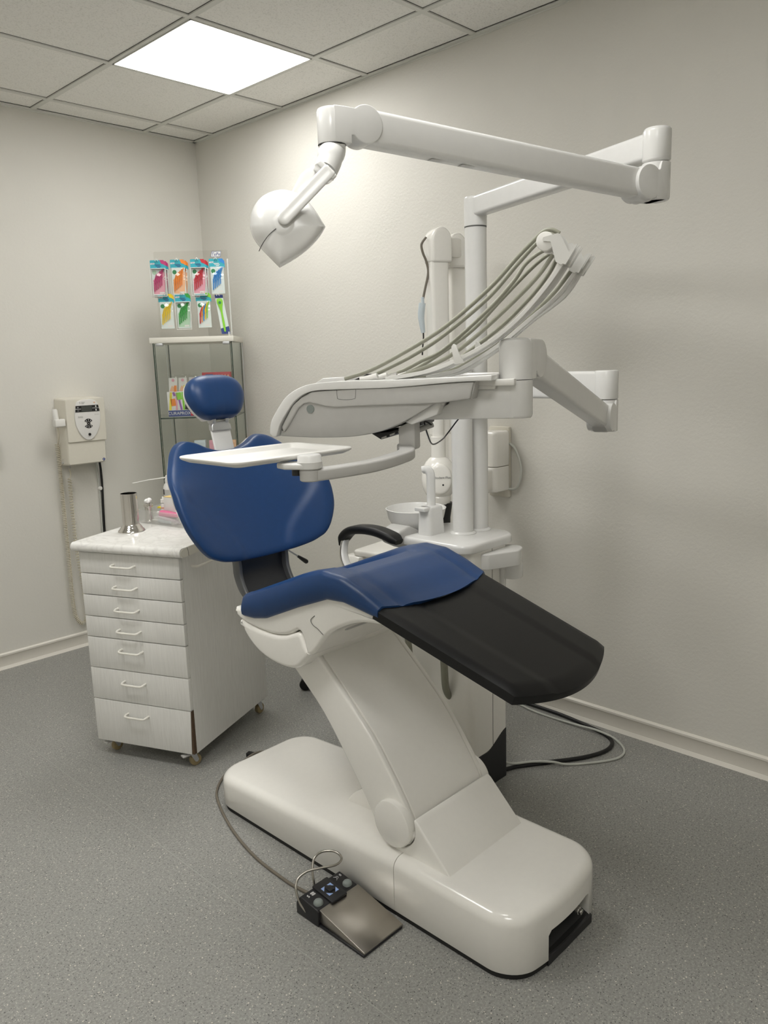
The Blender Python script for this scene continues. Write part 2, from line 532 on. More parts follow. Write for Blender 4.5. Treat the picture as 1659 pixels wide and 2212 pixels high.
def interp(tab, x):
    if tab[0][0] > tab[-1][0]: tab = tab[::-1]
    if x <= tab[0][0]: return tab[0][1]
    for (x0, y0), (x1, y1) in zip(tab, tab[1:]):
        if x <= x1: return y0 + (y1 - y0) * (x - x0) / (x1 - x0)
    return tab[-1][1]

# ------------------------------------------------------------------ camera
yaw, pit, rol, FPX = 0.7993678609, -0.1881090967, -0.031042929, 1701.967
fw = V((cos(pit) * sin(yaw), cos(pit) * cos(yaw), sin(pit)))
r0 = V((cos(yaw), -sin(yaw), 0)); u0 = r0.cross(fw)
rt = r0 * cos(rol) + u0 * sin(rol); up = rt.cross(fw)
cam = bpy.data.cameras.new('camera'); co = bpy.data.objects.new('camera', cam); COL.objects.link(co)
mt = Matrix((rt, up, -fw)).transposed().to_4x4(); mt.translation = V((-2.735905, -4.067667, 1.479201))
co.matrix_world = mt
cam.sensor_fit = 'HORIZONTAL'; cam.sensor_width = 36; cam.lens = FPX / 1659 * 36
cam.clip_start = 0.05
SC.camera = co
SC.view_settings.view_transform = 'Standard'; SC.view_settings.look = 'None'
SC.view_settings.exposure = 0.0; SC.view_settings.gamma = 1.0; SC.view_settings.use_curve_mapping = False
w = bpy.data.worlds.new('world'); SC.world = w; w.use_nodes = True
w.node_tree.nodes['Background'].inputs[0].default_value = (0.0, 0.0, 0.0, 1)
SC.cycles.max_bounces = 10; SC.cycles.diffuse_bounces = 6; SC.cycles.transparent_max_bounces = 16

# ------------------------------------------------------------------ room
H = 2.732; XW = -3.9; YW = -5.3
def structure(name, bm, mat): return obj(name, bm, mat, None, kind='structure')
b = BM(); box(b, W3, XW - .1, .1, YW - .1, .1, -.08, 0); structure('floor', b, FLOOR)
b = BM(); box(b, W3, XW - .1, .1, YW - .1, .1, H + .006, H + .05); structure('ceiling', b, TILE)
b = BM(); box(b, W3, XW - .1, .1, 0, .1, 0, H + .006); structure('wall_left', b, WALL)
b = BM(); box(b, W3, 0, .1, YW - .1, 0, 0, H + .006); structure('wall_right', b, WALL)
b = BM(); box(b, W3, XW - .1, 0, YW - .1, YW, 0, H + .006); structure('wall_rear', b, WALL)
b = BM(); box(b, W3, XW - .1, XW, YW, 0, 0, H + .006); structure('wall_near', b, WALL)
# ceiling grid bars
GX = [-.325 - .6 * i for i in range(6)]; GY = [-.1975 - .6 * i for i in range(9)]
b = BM()
for x in GX: box(b, W3, x - .012, x + .012, YW, 0, H, H + .008)
for y in GY: box(b, W3, XW, 0, y - .012, y + .012, H + .0004, H + .008)
structure('trim_1', b, TBAR)
b = BM(); box(b, W3, XW, 0, -.022, 0, H - .0012, H + .004); box(b, W3, XW, 0, -.0025, 0, H - .006, H); structure('trim_2', b, TBAR)
b = BM(); box(b, W3, -.022, 0, YW, 0, H - .0012, H + .004); box(b, W3, -.0025, 0, YW, 0, H - .006, H); structure('trim_3', b, TBAR)
b = BM()
for x in GX:
    for s in (-1, 1): box(b, W3, x + s * .0135 - .0012, x + s * .0135 + .0012, YW, 0, H + .0052, H + .0062)
for y in GY:
    for s in (-1, 1): box(b, W3, XW, 0, y + s * .0135 - .0012, y + s * .0135 + .0012, H + .0052, H + .0062)
box(b, W3, XW, 0, -.0265, -.0235, H + .0050, H + .0062); box(b, W3, -.0265, -.0235, YW, 0, H + .0050, H + .0062)
structure('trim_4', b, GAP)
# coved vinyl baseboards: face + bright top lip + bright toe
def baseboard(name, fn, l0, l1):
    b = BM()
    prism(b, [(0, 0), (.012, 0), (.012, .006), (.007, .014), (.007, .066), (.009, .069), (.009, .076), (.004, .081), (0, .081)], fn, l0, l1)
    return structure(name, b, BASEB)
baseboard('baseboard_left', lambda a, z, l: V((l, -a, z)), XW, 0)
baseboard('baseboard_right', lambda a, z, l: V((-a, l, z)), YW, 0)
def lip(name, fn, l0, l1):
    b = BM()
    prism(b, [(.0065, .0685), (.010, .0685), (.0105, .077), (.004, .0825), (.0, .0825)], fn, l0, l1)
    prism(b, [(.007, .0), (.016, .0), (.013, .006), (.0085, .0145), (.0066, .0145)], fn, l0, l1)
    return structure(name, b, BASEB2)
lip('trim_5', lambda a, z, l: V((l, -a, z)), XW, 0)
lip('trim_6', lambda a, z, l: V((-a, l, z)), YW, 0)
# welded seams of the vinyl sheets
b = BM(); box(b, W3, -1.6365, -1.6335, YW, -.02, 0, .0004); structure('trim_7', b, pmat('vinyl_weld', (0.345, 0.345, 0.325), 0.5))

# ceiling lights
def ceiling_light(x, y, label, mat=None):
    t = thing('ceiling_light', (x, y, H), label, 'light', 'square ceiling panels')
    b = BM()
    for s in (-1, 1):
        box(b, W3, x - .2935, x + .2935, y + s * .2935 - .006 * (s > 0) , y + s * .2935 + .006 * (s < 0), H - .002, H + .008)
        box(b, W3, x + s * .2935 - .006 * (s > 0), x + s * .2935 + .006 * (s < 0), y - .2935, y + .2935, H - .002, H + .008)
    obj('frame', b, TBAR, t)
    b = BM(); box(b, W3, x - .288, x + .288, y - .288, y + .288, H - .0005, H + .004); obj('diffuser', b, mat or PANEL, t)
    return t
ceiling_light(-.625, -1.0975, 'lit square panel in the white tiled ceiling above the room corner', PANEL_DIM)
for x, y, lb in ((-2.425, -1.6975, 'lit square panel in the ceiling above the open floor left of the chair'),
                 (-1.825, -2.8975, 'lit square panel in the ceiling straight above the foot pedal'),
                 (-3.025, -4.0975, 'lit square panel in the ceiling farthest from the glass display cabinet')):
    ceiling_light(x, y, lb)
# ================================================================== dental chair
CX = -1.175
CH = lambda u, y, z: V((CX + u, y, z))
CYZ = lambda y, z, u: V((CX + u, y, z))       # profile in (y,z), extruded along u
chair = thing('dental_chair', (CX, -2.5, 0), 'blue and black dental chair on a long white floor base', 'dental chair')

# --- base: skirt, rear cover, front cover with its wedge
OUT = rpoly([(-.205, -3.125, .075), (.205, -3.125, .075), (.205, -1.885, .095), (-.205, -1.885, .095)], 10)
def bow(pts, k=.03):
    return [(x, y - (k * (1 - (x / .205) ** 2) if y < -3.0 else 0) * min(1, (-3.0 - y) / .1 if y < -3.0 else 0)) for x, y in pts]
OUTD = []
for i, p in enumerate(OUT):          # densify the foot end so that it can bow
    q = OUT[(i + 1) % len(OUT)]
    m = 14 if (V(q) - V(p)).length > .2 and p[1] < -3.0 and q[1] < -3.0 else 1
    for k in range(m): OUTD.append((p[0] + (q[0] - p[0]) * k / m, p[1] + (q[1] - p[1]) * k / m))
OUTD = bow(OUTD)
b = BM(); slab(b, inset(OUTD, .006), CH, 0, .03, 0); obj('base_skirt', b, SKIRT, chair)
def clip(pts, y0, keep_low):
    out = []
    for i, p in enumerate(pts):
        q = pts[(i + 1) % len(pts)]
        ip = (p[1] <= y0) == keep_low; iq = (q[1] <= y0) == keep_low
        if ip: out.append(p)
        if ip != iq:
            t = (y0 - p[1]) / (q[1] - p[1]); out.append((p[0] + (q[0] - p[0]) * t, y0))
    return out
def topz(y): return .118 + (.172 - .118) * min(1, max(0, (-1.885 - y) / (2.744 - 1.885)))
def cover(outl, seam_y, r=.030, n=6):
    lv = [(.014, .004), (.020, 0)] + [(1 - 0, 0)]
    rs = []
    def ring(d, zf):
        pts = inset(outl, d) if d > 0 else list(outl)
        pts = [(x, (seam_y if abs(o[1] - seam_y) < 1e-6 else y)) for (x, y), o in zip(pts, outl)]
        return [CH(x, y, zf(y)) for x, y in pts]
    rs.append(ring(.003, lambda y: .015)); rs.append(ring(0, lambda y: .019))
    for i in range(n + 1):
        a = pi / 2 * i / n
        rs.append(ring(r * (1 - cos(a)), lambda y, a=a: topz(y) - r * (1 - sin(a))))
    bm = BM(); rings(bm, rs); return bm
rear = obj('rear_base_cover', cover(clip(OUTD, -2.7415, False), -2.7415), CREAM, chair)
bm = cover(clip(OUTD, -2.744, True), -2.744)
# wedge with concave sockets for the pivots
sock = [(-2.714 + .071 * cos(radians(a)), .251 + .071 * sin(radians(a))) for a in range(-85, -215, -10)]
sock = [(y, z) for y, z in sock]
wedge = [(-2.745, .10), (-2.708, .176)] + [(-2.714 - .071 * sin(radians(a)), .251 - .071 * cos(radians(a))) for a in range(5, 106, 10)] + \
        [(-2.780, .284), (-2.788, .283), (-2.797, .277), (-2.925, .150), (-2.925, .10)]
front = obj('front_base_cover', bm, CREAM, chair)
c = BM(); prism(c, [(-.085, -.05), (.128, -.05), (.112, .093), (.094, .098), (-.074, .098), (-.085, .087)], lambda x, z, y: V((CX + x, y, z)), -3.30, -3.095)
cut(front, obj('cutter', c, CREAM))
b = BM(); prism(b, wedge, CYZ, -.163, .163, .006, 3); obj('wedge_cover', b, CREAM, chair)
b = BM()
box(b, CH, -.105, .135, -3.108, -3.090, .004, .112)
prism(b, [(-3.149, .001), (-3.149, .024), (-3.10, .046), (-3.095, .001)], CYZ, -.084, .126)
for i in range(5): box(b, CH, -.05 + i * .012, -.044 + i * .012, -3.112, -3.10, .05, .088)
cp = obj('connector_panel', b, DARK, chair, label='black recessed connector panel')
b = BM(); cyl(b, CH(.075, -3.105, .062), CH(.075, -3.142, .060), .0105, bw=.001); cyl(b, CH(.075, -3.13, .0605), CH(.075, -3.149, .0595), .0075, bw=.001)
obj('coupling', b, CHROME, cp)
b = BM(); cyl(b, CH(.103, -3.105, .074), CH(.103, -3.128, .073), .006, bw=.0008); obj('coupling', b, CHROME, cp)
# fairing behind the arm
b = BM(); prism(b, sm2([(-2.406, .135), (-2.412, .152), (-2.440, .186), (-2.490, .222), (-2.560, .262), (-2.640, .262), (-2.690, .20), (-2.70, .13)], 3), CYZ, -.060, .060, .003, 2); obj('arm_fairing', b, CREAM, chair)

# --- lift arm
fr = sm2([(-2.372, .735), (-2.398, .683), (-2.440, .640), (-2.530, .562), (-2.632, .468), (-2.714, .364), (-2.763, .290), (-2.785, .235)], 5)
bk = sm2([(-2.660, .185), (-2.636, .222), (-2.612, .262), (-2.546, .352), (-2.437, .486), (-2.303, .600), (-2.240, .66)], 5)
armp = fr + [(-2.760, .200), (-2.70, .180)] + bk
ins = [(y + .0035, z - .003) for y, z in fr]
b = BM()
prism(b, ins + [(-2.757, .200), (-2.70, .180)] + bk, CYZ, -.150, .150)
for s in (-1, 1): prism(b, armp, CYZ, s * .1445, s * .163, .007, 3)
obj('lift_arm', b, CREAM, chair)
b = BM()
strip = fr[1:-3]
rs = []
for y, z in strip: rs.append((y, z))
back = [(y + .006, z - .005) for y, z in strip[::-1]]
prism(b, rs + back, CYZ, -.1428, .1428, .0012, 1)
obj('arm_cover', b, CREAM, chair)
for s in (-1, 1):
    b = BM(); cyl(b, CH(s * .150, -2.714, .251), CH(s * .181, -2.714, .251), .066, seg=48, bw=.007); obj('pivot_cap', b, CREAM, chair)

# --- seat shell (white) : upper shell and lower housing
ctop = sm2([(-2.100, .750), (-2.133, .752), (-2.190, .754), (-2.262, .768), (-2.340, .797), (-2.413, .829), (-2.475, .857), (-2.535, .873), (-2.590, .878), (-2.645, .872), (-2.730, .846)], 4)
up_bot = sm2([(-2.735, .826), (-2.690, .822), (-2.640, .812), (-2.582, .788), (-2.530, .757), (-2.488, .712), (-2.458, .682), (-2.436, .672)], 4)
seam = sm2([(-2.430, .690), (-2.421, .722), (-2.412, .737), (-2.395, .738), (-2.360, .718), (-2.300, .704), (-2.240, .702), (-2.180, .706), (-2.125, .716)], 3)
def lofted(name, prof, mat, w, taper, parent, steps=((0, 0), (.25, .06), (.6, .3), (.85, .62), (1, 1))):
    """prism along u whose outer ends are drawn in by a rounded edge of radius taper"""
    bm = BM(); us = []
    n = 6
    us = [(-w + taper * (1 - sin(pi / 2 * i / n)), taper * (1 - cos(pi / 2 * i / n))) for i in range(n, -1, -1)]
    lv = [(-(w) + taper * (1 - cos(pi / 2 * i / n)), taper * (1 - sin(pi / 2 * i / n))) for i in range(n + 1)]
    lv = lv + [(-u, d) for u, d in lv[::-1]]
    area = sum(prof[i][0] * prof[(i + 1) % len(prof)][1] - prof[(i + 1) % len(prof)][0] * prof[i][1] for i in range(len(prof)))
    P = prof if area > 0 else prof[::-1]
    rings(bm, [[CYZ(y, z, u) for y, z in (inset(P, d) if d > 0 else P)] for u, d in lv])
    return obj(name, bm, mat, parent)
up_poly = ctop + up_bot + seam + [(-2.105, .725)]
lofted('seat_shell', up_poly, CREAM, .212, .012, chair)
low = sm2([(-2.120, .712), (-2.150, .672), (-2.200, .636), (-2.262, .617), (-2.330, .612), (-2.385, .622), (-2.425, .652), (-2.452, .680)], 4)
low_poly = low + [(-2.428, .702), (-2.417, .728), (-2.410, .733), (-2.397, .734)] + seam[13:]
lofted('seat_housing', low_poly, CREAM, .214, .014, chair)
# raised moulding line and mechanism bar below the seat
b = BM(); box(b, CH, -.145, .145, -2.53, -2.40, .748, .80, .006); obj('seat_carrier', b, GREYP, chair)
b = BM(); tube(b, [CH(-.2125, -2.478, .800), CH(-.2135, -2.462, .785), CH(-.2135, -2.470, .772), CH(-.2135, -2.490, .765), CH(-.2125, -2.510, .752)], .0008, 6); obj('shell_seam', b, SEAM, chair)

# --- seat cushion
rim = [(-2.02, .775), (-2.06, .778), (-2.10, .786), (-2.16, .803), (-2.225, .828), (-2.336, .872), (-2.441, .914), (-2.519, .934), (-2.60, .930), (-2.676, .905), (-2.735, .879), (-2.80, .858), (-2.83, .849)]
dish = [(-2.02, .022), (-2.10, .034), (-2.20, .044), (-2.32, .044), (-2.42, .030), (-2.52, .012), (-2.60, .0), (-2.70, -.004), (-2.80, -.004)]
bot = [(-2.02, .730), (-2.10, .730), (-2.20, .735), (-2.262, .748), (-2.413, .812), (-2.535, .858), (-2.60, .862), (-2.645, .856), (-2.735, .842), (-2.80, .825)]
def ss(x): x = max(0, min(1, x)); return x * x * (3 - 2 * x)
def front_edge(u): return -2.733 - .047 * (1 - (u / .2225) ** 2)
def rear_edge(u): return -2.065 - .085 * abs(u / .2225) ** 3.5
def hw(y): return .2225
b = BM()
NU, NY = 40, 56
def seat_top(u, y):
    z = interp(rim, y)
    a = abs(u) / .2225
    pan = ss((.70 - a) / .16)
    z -= interp(dish, y) * pan
    z -= .004 * ss((a - .66) / .05) * ss((.74 - a) / .05)      # stitched crease beside the bolster
    return z
rs = []
for j in range(NY + 1):
    row = []
    t = j / NY
    top = []; 
    for i in range(NU + 1):
        a = -1 + 2 * i / NU
        u = .2225 * (1.0 * a if True else 0)
        y0, y1 = rear_edge(u), front_edge(u)
        y = y0 + (y1 - y0) * t
        z = seat_top(u, y)
        e = .013
        zr = 0
        du = .2225 - abs(u)
        if du < e: zr = e - sqrt(max(0, e * e - (e - du) ** 2))
        dy = y0 - y
        er = .035
        if dy < er: zr = max(zr, er - sqrt(max(0, er * er - (er - dy) ** 2)))
        top.append(CH(u, y, z - zr * .9))
    y0, y1 = rear_edge(.2225), front_edge(.2225)
    y = y0 + (y1 - y0) * t
    lo = interp(bot, y)
    right = [CH(.2225 + .002, y, lo + (top[-1].z - lo) * .6), CH(.2225, y, lo + .008), CH(.214, y, lo)]
    left = [CH(-.214, y, lo), CH(-.2225, y, lo + .008), CH(-.2225 - .002, y, lo + (top[0].z - lo) * .6)]
    rs.append(top + right + left)
rings(b, rs, True, True, True)
obj('seat_cushion', b, BLUE, chair, 50)

# --- leg rest
def legz(y): return .8765 - .2975 * (-2.733 - y)
b = BM(); NU, NY = 30, 20; rs = []
def leg_end(u): return -3.128 - .056 * (1 - (u / .2) ** 2)
for j in range(NY + 1):
    t = j / NY; row = []; lowr = []
    for i in range(NU + 1):
        a = -1 + 2 * i / NU
        w0, w1 = .2225, .200
        yy0 = front_edge(a * w0) + .012; yy1 = leg_end(a * w1)
        y = yy0 + (yy1 - yy0) * t
        u = a * (w0 + (w1 - w0) * t)
        dz = 0
        du = (1 - abs(a)) * .21; e = .012
        if du < e: dz = e - sqrt(max(0, e * e - (e - du) ** 2))
        de = y - yy1
        e2 = .014
        if de < e2: dz = max(dz, e2 - sqrt(max(0, e2 * e2 - (e2 - de) ** 2)))
        cr = .0035 * ss((.52 - abs(a)) / .05)
        row.append(CH(u, y, legz(y) - .002 - dz * .9 - cr))
        lowr.append(CH(u, y + .007, legz(y) - .036))
    rs.append(row + lowr[::-1])
rings(b, rs)
obj('leg_rest', b, BLACKL, chair, 50)

# --- backrest
half = [(0, .855), (.06, .857), (.12, .862), (.175, .872), (.210, .884), (.238, .899), (.266, .931), (.294, .985), (.306, 1.038), (.306, 1.085), (.292, 1.132), (.248, 1.178), (.220, 1.207), (.188, 1.231), (.152, 1.241), (.119, 1.234), (.085, 1.217), (.045, 1.204), (.018, 1.2005), (0, 1.200)]
hs = sm2(half, 5)
outl = hs + [(-x, z) for x, z in hs[-2:0:-1]]
def back_y(u, z):
    y = -1.990 + .52 * (z - .865)
    w = .098 * (abs(u) / .31) ** 2 * ss((1.27 - z) / .18)
    return y - w
def crease(u, z):
    g = .075 + .17 * ss((z - .88) / .22)
    return .008 * ss((abs(u) - g) / .034) * ss((1.18 - z) / .12)
cz = 1.045
b = BM(); R_ = []
N_ = 26
def bpt(px, pz, t, front):
    u = px * t; z = cz + (pz - cz) * t
    th = .058
    edge = sqrt(max(0, 1 - max(0, (t - .86) / .14) ** 2))
    y = back_y(u, z)
    if front:
        return CH(u, y - .012 * edge - crease(u, z) * edge, z + .002 * edge)
    return CH(u, y + th * (.25 + .75 * edge), z)
ts = [0.001] + [i / 22 * .86 for i in range(1, 23)] + [.86 + .14 * sin(pi / 2 * i / 6) for i in range(1, 7)]
for t in ts: R_.append([bpt(x, z, t, True) for x, z in outl])
for t in (1.0, .985): R_.append([CH(x * t, back_y(x * t, cz + (z - cz) * t) + .022, cz + (z - cz) * t) for x, z in outl])
rings(b, R_)
obj('backrest_cushion', b, BLUE, chair, 50)
b = BM(); R2 = []
for t, k in ((.99, .022), (.975, .036), (.93, .046), (.8, .052), (.5, .054), (.001, .054)): R2.append([CH(x * t, back_y(x * t, cz + (z - cz) * t) + k, cz + (z - cz) * t) for x, z in outl])
rings(b, R2); obj('backrest_shell', b, CREAM, chair, 50)
# spine bracket
sp = smooth_pts([(0, -1.915, .960), (0, -1.945, .90), (0, -1.958, .845), (0, -1.962, .80), (0, -1.985, .755), (0, -2.02, .725)], 5)
b = BM(); rs = []
for p in sp: rs.append([CH(u, p.y + d, p.z) for u, d in ((-.098, 0), (.098, 0), (.098, .02), (-.098, .02))])
rings(b, rs); obj('back_bracket', b, SPINE, chair)
for s in (-1, 1):
    b = BM(); rs = []
    for p in sp: rs.append([CH(s * .098 + q[0], p.y - .006 + q[1], p.z) for q in rrect(.014, .040, .005, 3)])
    rings(b, rs); obj('bracket_edge', b, SPINEEDGE, chair, label='grey metal side flange')
# lever
b = BM(); cyl(b, CH(.085, -1.925, .880), CH(.178, -1.950, .808), .0032, seg=10); lv = obj('recline_lever', b, ALU, chair)
b = BM(); tube(b, [CH(.172, -1.948, .8125), CH(.182, -1.950, .8045), CH(.200, -1.953, .7905), CH(.210, -1.955, .7825)], lambda t: .0045 + .0035 * ss(t * 1.3) - .003 * ss((t - .85) / .15), 12); obj('lever_knob', b, BLACK, lv)
# headrest
b = BM()
d1 = V((0, .16, 1)).normalized()      # up along the headrest bar
sp2 = [(0, -1.80, 1.16), (0, -1.765, 1.30)]
b = BM(); rs = []
for y, z in ((-1.815, 1.13), (-1.775, 1.275)):
    rs.append([CH(q[0], y + q[1], z) for q in rrect(.078, .010, .004, 3)])
rings(b, rs); obj('headrest_bar', b, ENAM, chair)
b = BM()
rs = []
for y, z, wd in ((-1.779, 1.268, .080), (-1.776, 1.285, .078), (-1.772, 1.296, .058)):
    rs.append([CH(q[0], y + q[1], z) for q in rrect(wd, .022, .005, 3)])
rings(b, rs)
for s in (-1, 1): box(b, CH, s * .026 - .008, s * .026 + .008, -1.786, -1.752, 1.29, 1.335, .004)
obj('headrest_bracket', b, ALU, chair)
b = BM(); cyl(b, CH(-.018, -1.768, 1.318), CH(.018, -1.768, 1.318), .013); obj('hinge_pin', b, BLACK, chair)
b = BM(); cyl(b, CH(-.060, -1.757, 1.318), CH(-.044, -1.757, 1.318), .019, bw=.003); obj('hinge_knob', b, MATW, chair)
hp = sm2([(0, -.070), (.036, -.071), (.067, -.064), (.091, -.038), (.107, .002), (.105, .036), (.086, .066), (.048, .082), (0, .085)], 5)
hout = hp + [(-x, z) for x, z in hp[-2:0:-1]]
HA = radians(24)
def HR(u, d, s):   # u lateral, d towards the foot end, s along the headrest
    y = -1.760 - d * cos(HA) + s * sin(HA); z = 1.372 + s * cos(HA) + d * sin(HA)
    return CH(u, y, z)
b = BM(); rs = []
for t in [.001, .2, .4, .55, .7, .8, .88, .94, .98, 1.0, 1.0, .985]:
    k = sqrt(max(0, 1 - t ** 3.4)) * .050
    rs.append([HR(x * t, k + (.010 * (abs(x * t) / .1) ** 2 if t < .99 else 0), z * t) for x, z in hout])
rs[-2] = [HR(x, -.008, z) for x, z in hout]; rs[-1] = [HR(x * .985, -.014, z * .985) for x, z in hout]
rings(b, rs); obj('headrest_cushion', b, BLUE, chair, 50)
b = BM(); rs = [[HR(x * t, -k, z * t) for x, z in hout] for t, k in ((.985, .013), (.985, .022), (.94, .030), (.7, .036), (.001, .038))]
rings(b, rs); obj('headrest_shell', b, MATW, chair, 50)
# armrest on the far side
AX = .315
b = BM()
pa = smooth_pts([(0, -2.030, .838), (0, -2.048, .872), (0, -2.085, .898), (0, -2.150, .910), (0, -2.215, .910), (0, -2.275, .899), (0, -2.310, .886)], 5)
prof = rrect(.058, .030, .013, 4)
sc = [.55 + .45 * ss(i / 5) if i < 5 else (1 - .35 * ss((i - len(pa) + 5) / 4) if i > len(pa) - 6 else 1) for i in range(len(pa))]
sweep(b, [CH(AX, p.y, p.z) for p in pa], prof, (0, 0, 1), sc)
arest = obj('armrest_pad', b, BLACKL, chair, 50)
b = BM()
ps = smooth_pts([(0, -2.052, .862), (0, -2.050, .840), (0, -2.060, .810), (0, -2.090, .780), (0, -2.14, .762), (0, -2.22, .752)], 5)
sweep(b, [CH(AX - .005 - .05 * ss(i / (len(ps) - 1)), p.y, p.z) for i, p in enumerate(ps)], rrect(.020, .030, .008, 3), (1, 0, 0))
box(b, CH, .20, AX - .03, -2.26, -2.20, .738, .766, .006)
obj('armrest_support', b, ENAM, chair)
b = BM(); sweep(b, [CH(AX - .019 - .05 * ss(i / (len(ps) - 1)), p.y, p.z) for i, p in enumerate(ps)], rrect(.006, .010, .002, 2), (1, 0, 0)); obj('support_trim', b, CHROME, chair)

# ================================================================== foot control
pedal = thing('foot_control', (-1.47, -2.66, 0), 'dark foot pedal with steel plate on the floor beside the chair base', 'foot pedal')
PX = lambda x, y, z: V((x, y, z))
PZ = lambda y, z, x: V((x, y, z))
b = BM()
prism(b, [(-2.530, 0), (-2.530, .034), (-2.548, .058), (-2.618, .050), (-2.622, .046), (-2.620, 0)], PZ, -1.548, -1.400, .006, 3)
box(b, PX, -1.545, -1.40, -2.79, -2.60, .001, .007, .002)
obj('housing', b, DARK, pedal)
hz = lambda y: .058 - (y + 2.548) / (-.070) * .008
PT = lambda x, y, h: V((x, y, hz(y) + h))
b = BM(); box(b, PT, -1.502, -1.446, -2.628, -2.545, -.002, .006, .003); obj('rocker_plate', b, DARK, pedal)
rp = BM(); box(rp, PT, -1.4835, -1.4645, -2.598, -2.579, .004, .011, .002); obj('centre_key', rp, DARK, pedal)
b = BM()
for sx, sy in ((1, 1), (1, -1), (-1, 1), (-1, -1)):
    cx_, cy_ = -1.474, -2.588
    prism(b, [(cx_ + sx * .0175, cy_ + sy * .0175), (cx_ + sx * .0175, cy_ + sy * .004), (cx_ + sx * .004, cy_ + sy * .0175)], lambda x, y, z: PT(x, y, z), .0058, .0066)
obj('arrow_print', b, ARROW, pedal)
for x in (-1.527, -1.420):
    b = BM(); x_ = x; yb = -2.600
    lathe(b, [(.0135, -.002), (.0135, .002), (.0125, .006), (.0095, .0095), (.005, .0112), (.0001, .0117)], PT(x, yb, 0), (0, .11, 1), 24); obj('round_button', b, BTNGREY, pedal)
b = BM()
text(b, 'S', lambda x, y, z: PT(-1.531 + x, -2.564 + y, .0006 + z), .014)
for k in range(4): box(b, PT, -1.520 + k * .0028, -1.5187 + k * .0028, -2.570, -2.558, .0004, .0012)
for dy in (-.0035, .0035): box(b, PT, -1.522, -1.509, -2.5640 + dy - .0006, -2.5640 + dy + .0006, .0004, .0012)
obj('symbol', b, PRINTW, pedal)
b = BM()
text(b, '0', lambda x, y, z: PT(-1.411 + x, -2.562 + y, .0006 + z), .012)
tube(b, [PT(-1.432, -2.556, .0008), PT(-1.427, -2.560, .0008), PT(-1.427, -2.566, .0008), PT(-1.432, -2.570, .0008)], .0007, 5)
tube(b, [PT(-1.424, -2.558, .0008), PT(-1.420, -2.5625, .0008), PT(-1.424, -2.567, .0008)], .0007, 5)
obj('symbol', b, PRINTW, pedal)
b = BM()
prism(b, [(-2.618, .010), (-2.618, .049), (-2.788, .0115), (-2.788, .004), (-2.70, .006)], PZ, -1.541, -1.396, .0022, 2); obj('pedal_plate', b, STEEL, pedal, 25)
b = BM()
tube(b, [PX(-1.545, -2.568, .020), PX(-1.549, -2.548, .040), PX(-1.546, -2.530, .070), PX(-1.530, -2.520, .088), PX(-1.500, -2.525, .098), PX(-1.465, -2.545, .100), PX(-1.430, -2.565, .100), PX(-1.405, -2.563, .103),
         PX(-1.396, -2.545, .107), PX(-1.402, -2.522, .110), PX(-1.425, -2.502, .110), PX(-1.452, -2.500, .102), PX(-1.470, -2.512, .080), PX(-1.477, -2.524, .050), PX(-1.478, -2.532, .025)], .0034, 10, 6)
obj('wire_bail', b, WIRE, pedal)
b = BM()
tube(b, [PX(-1.478, -2.522, .010), PX(-1.482, -2.47, .006), PX(-1.485, -2.40, .005), PX(-1.475, -2.243, .005), PX(-1.435, -2.067, .005), PX(-1.372, -1.900, .005), PX(-1.315, -1.815, .005), PX(-1.22, -1.748, .005), PX(-1.15, -1.742, .012), PX(-1.09, -1.745, .0225), PX(-1.03, -1.77, .012), PX(-1.0, -1.79, .005), PX(-.95, -1.87, .005)], .0045, 10, 8)
obj('cable', b, CABLEO, pedal)
b = BM(); p0, p1 = V((-1.103, -1.705, .009)), V((-1.035, -1.875, .009))
sweep(b, [p0, p1], rrect(.022, .016, .002, 2)); solo('cable_duct', b, BLACK, (-1.07, -1.79, 0), 'short black cable duct lying behind the head end of the chair base', 'cable duct')

# ================================================================== dental unit column
unit = thing('dental_unit', (-.63, -2.39, 0), 'white dental unit cabinet with twin poles and spittoon by the right wall', 'dental unit')
UO = rpoly([(-.770, -2.535, .045), (-.520, -2.535, .05), (-.520, -2.235, .05), (-.770, -2.235, .05)], 8)
BO0 = rpoly([(-.770, -2.538, .03), (-.573, -2.538, .006), (-.520, -2.44, .03), (-.520, -2.235, .03), (-.770, -2.235, .05)], 8)
BO = []
for i_, p_ in enumerate(BO0):
    q_ = BO0[(i_ + 1) % len(BO0)]; m_ = max(1, int((V(q_) - V(p_)).length / .012))
    for k_ in range(m_): BO.append((p_[0] + (q_[0] - p_[0]) * k_ / m_, p_[1] + (q_[1] - p_[1]) * k_ / m_))
b = BM(); slab(b, BO, W3, .0, .865, 0); body = obj('cabinet_body', b, CREAM, unit)
b = BM()
KZ = lambda x: .133 + .052 * ss((x + .69) / .125)
KO = [(x + (x + .645) * .012, y + (y + 2.385) * .012) for x, y in BO]
rings(b, [[V((x, y, 0)) for x, y in KO], [V((x, y, KZ(x))) for x, y in KO], [V((x * .999 - .0006, y * .999 - .0024, .002 + KZ(x))) for x, y in BO]])
obj('kick_cover', b, DARK, unit, label='dark charcoal lower cover')
b = BM(); box(b, W3, -.6515, -.6505, -2.5392, -2.53, .0, .86); obj('panel_seam', b, SEAM, unit)
PO = rpoly([(-.795, -2.545, .055), (-.500, -2.545, .07), (-.495, -2.215, .07), (-.795, -2.225, .06)], 10)
b = BM(); slab(b, PO, W3, .858, .888, .012, .004); obj('top_plate', b, ENAM, unit)
b = BM(); cyl(b, (-.630, -2.400, .886), (-.630, -2.400, 1.46), .0362, seg=40); obj('front_pole', b, ENAM, unit)
b = BM(); lathe(b, [(.046, 0), (.046, .004), (.040, .009), (.0368, .010)], (-.630, -2.400, .887), seg=40); obj('pole_collar', b, ENAM, unit)
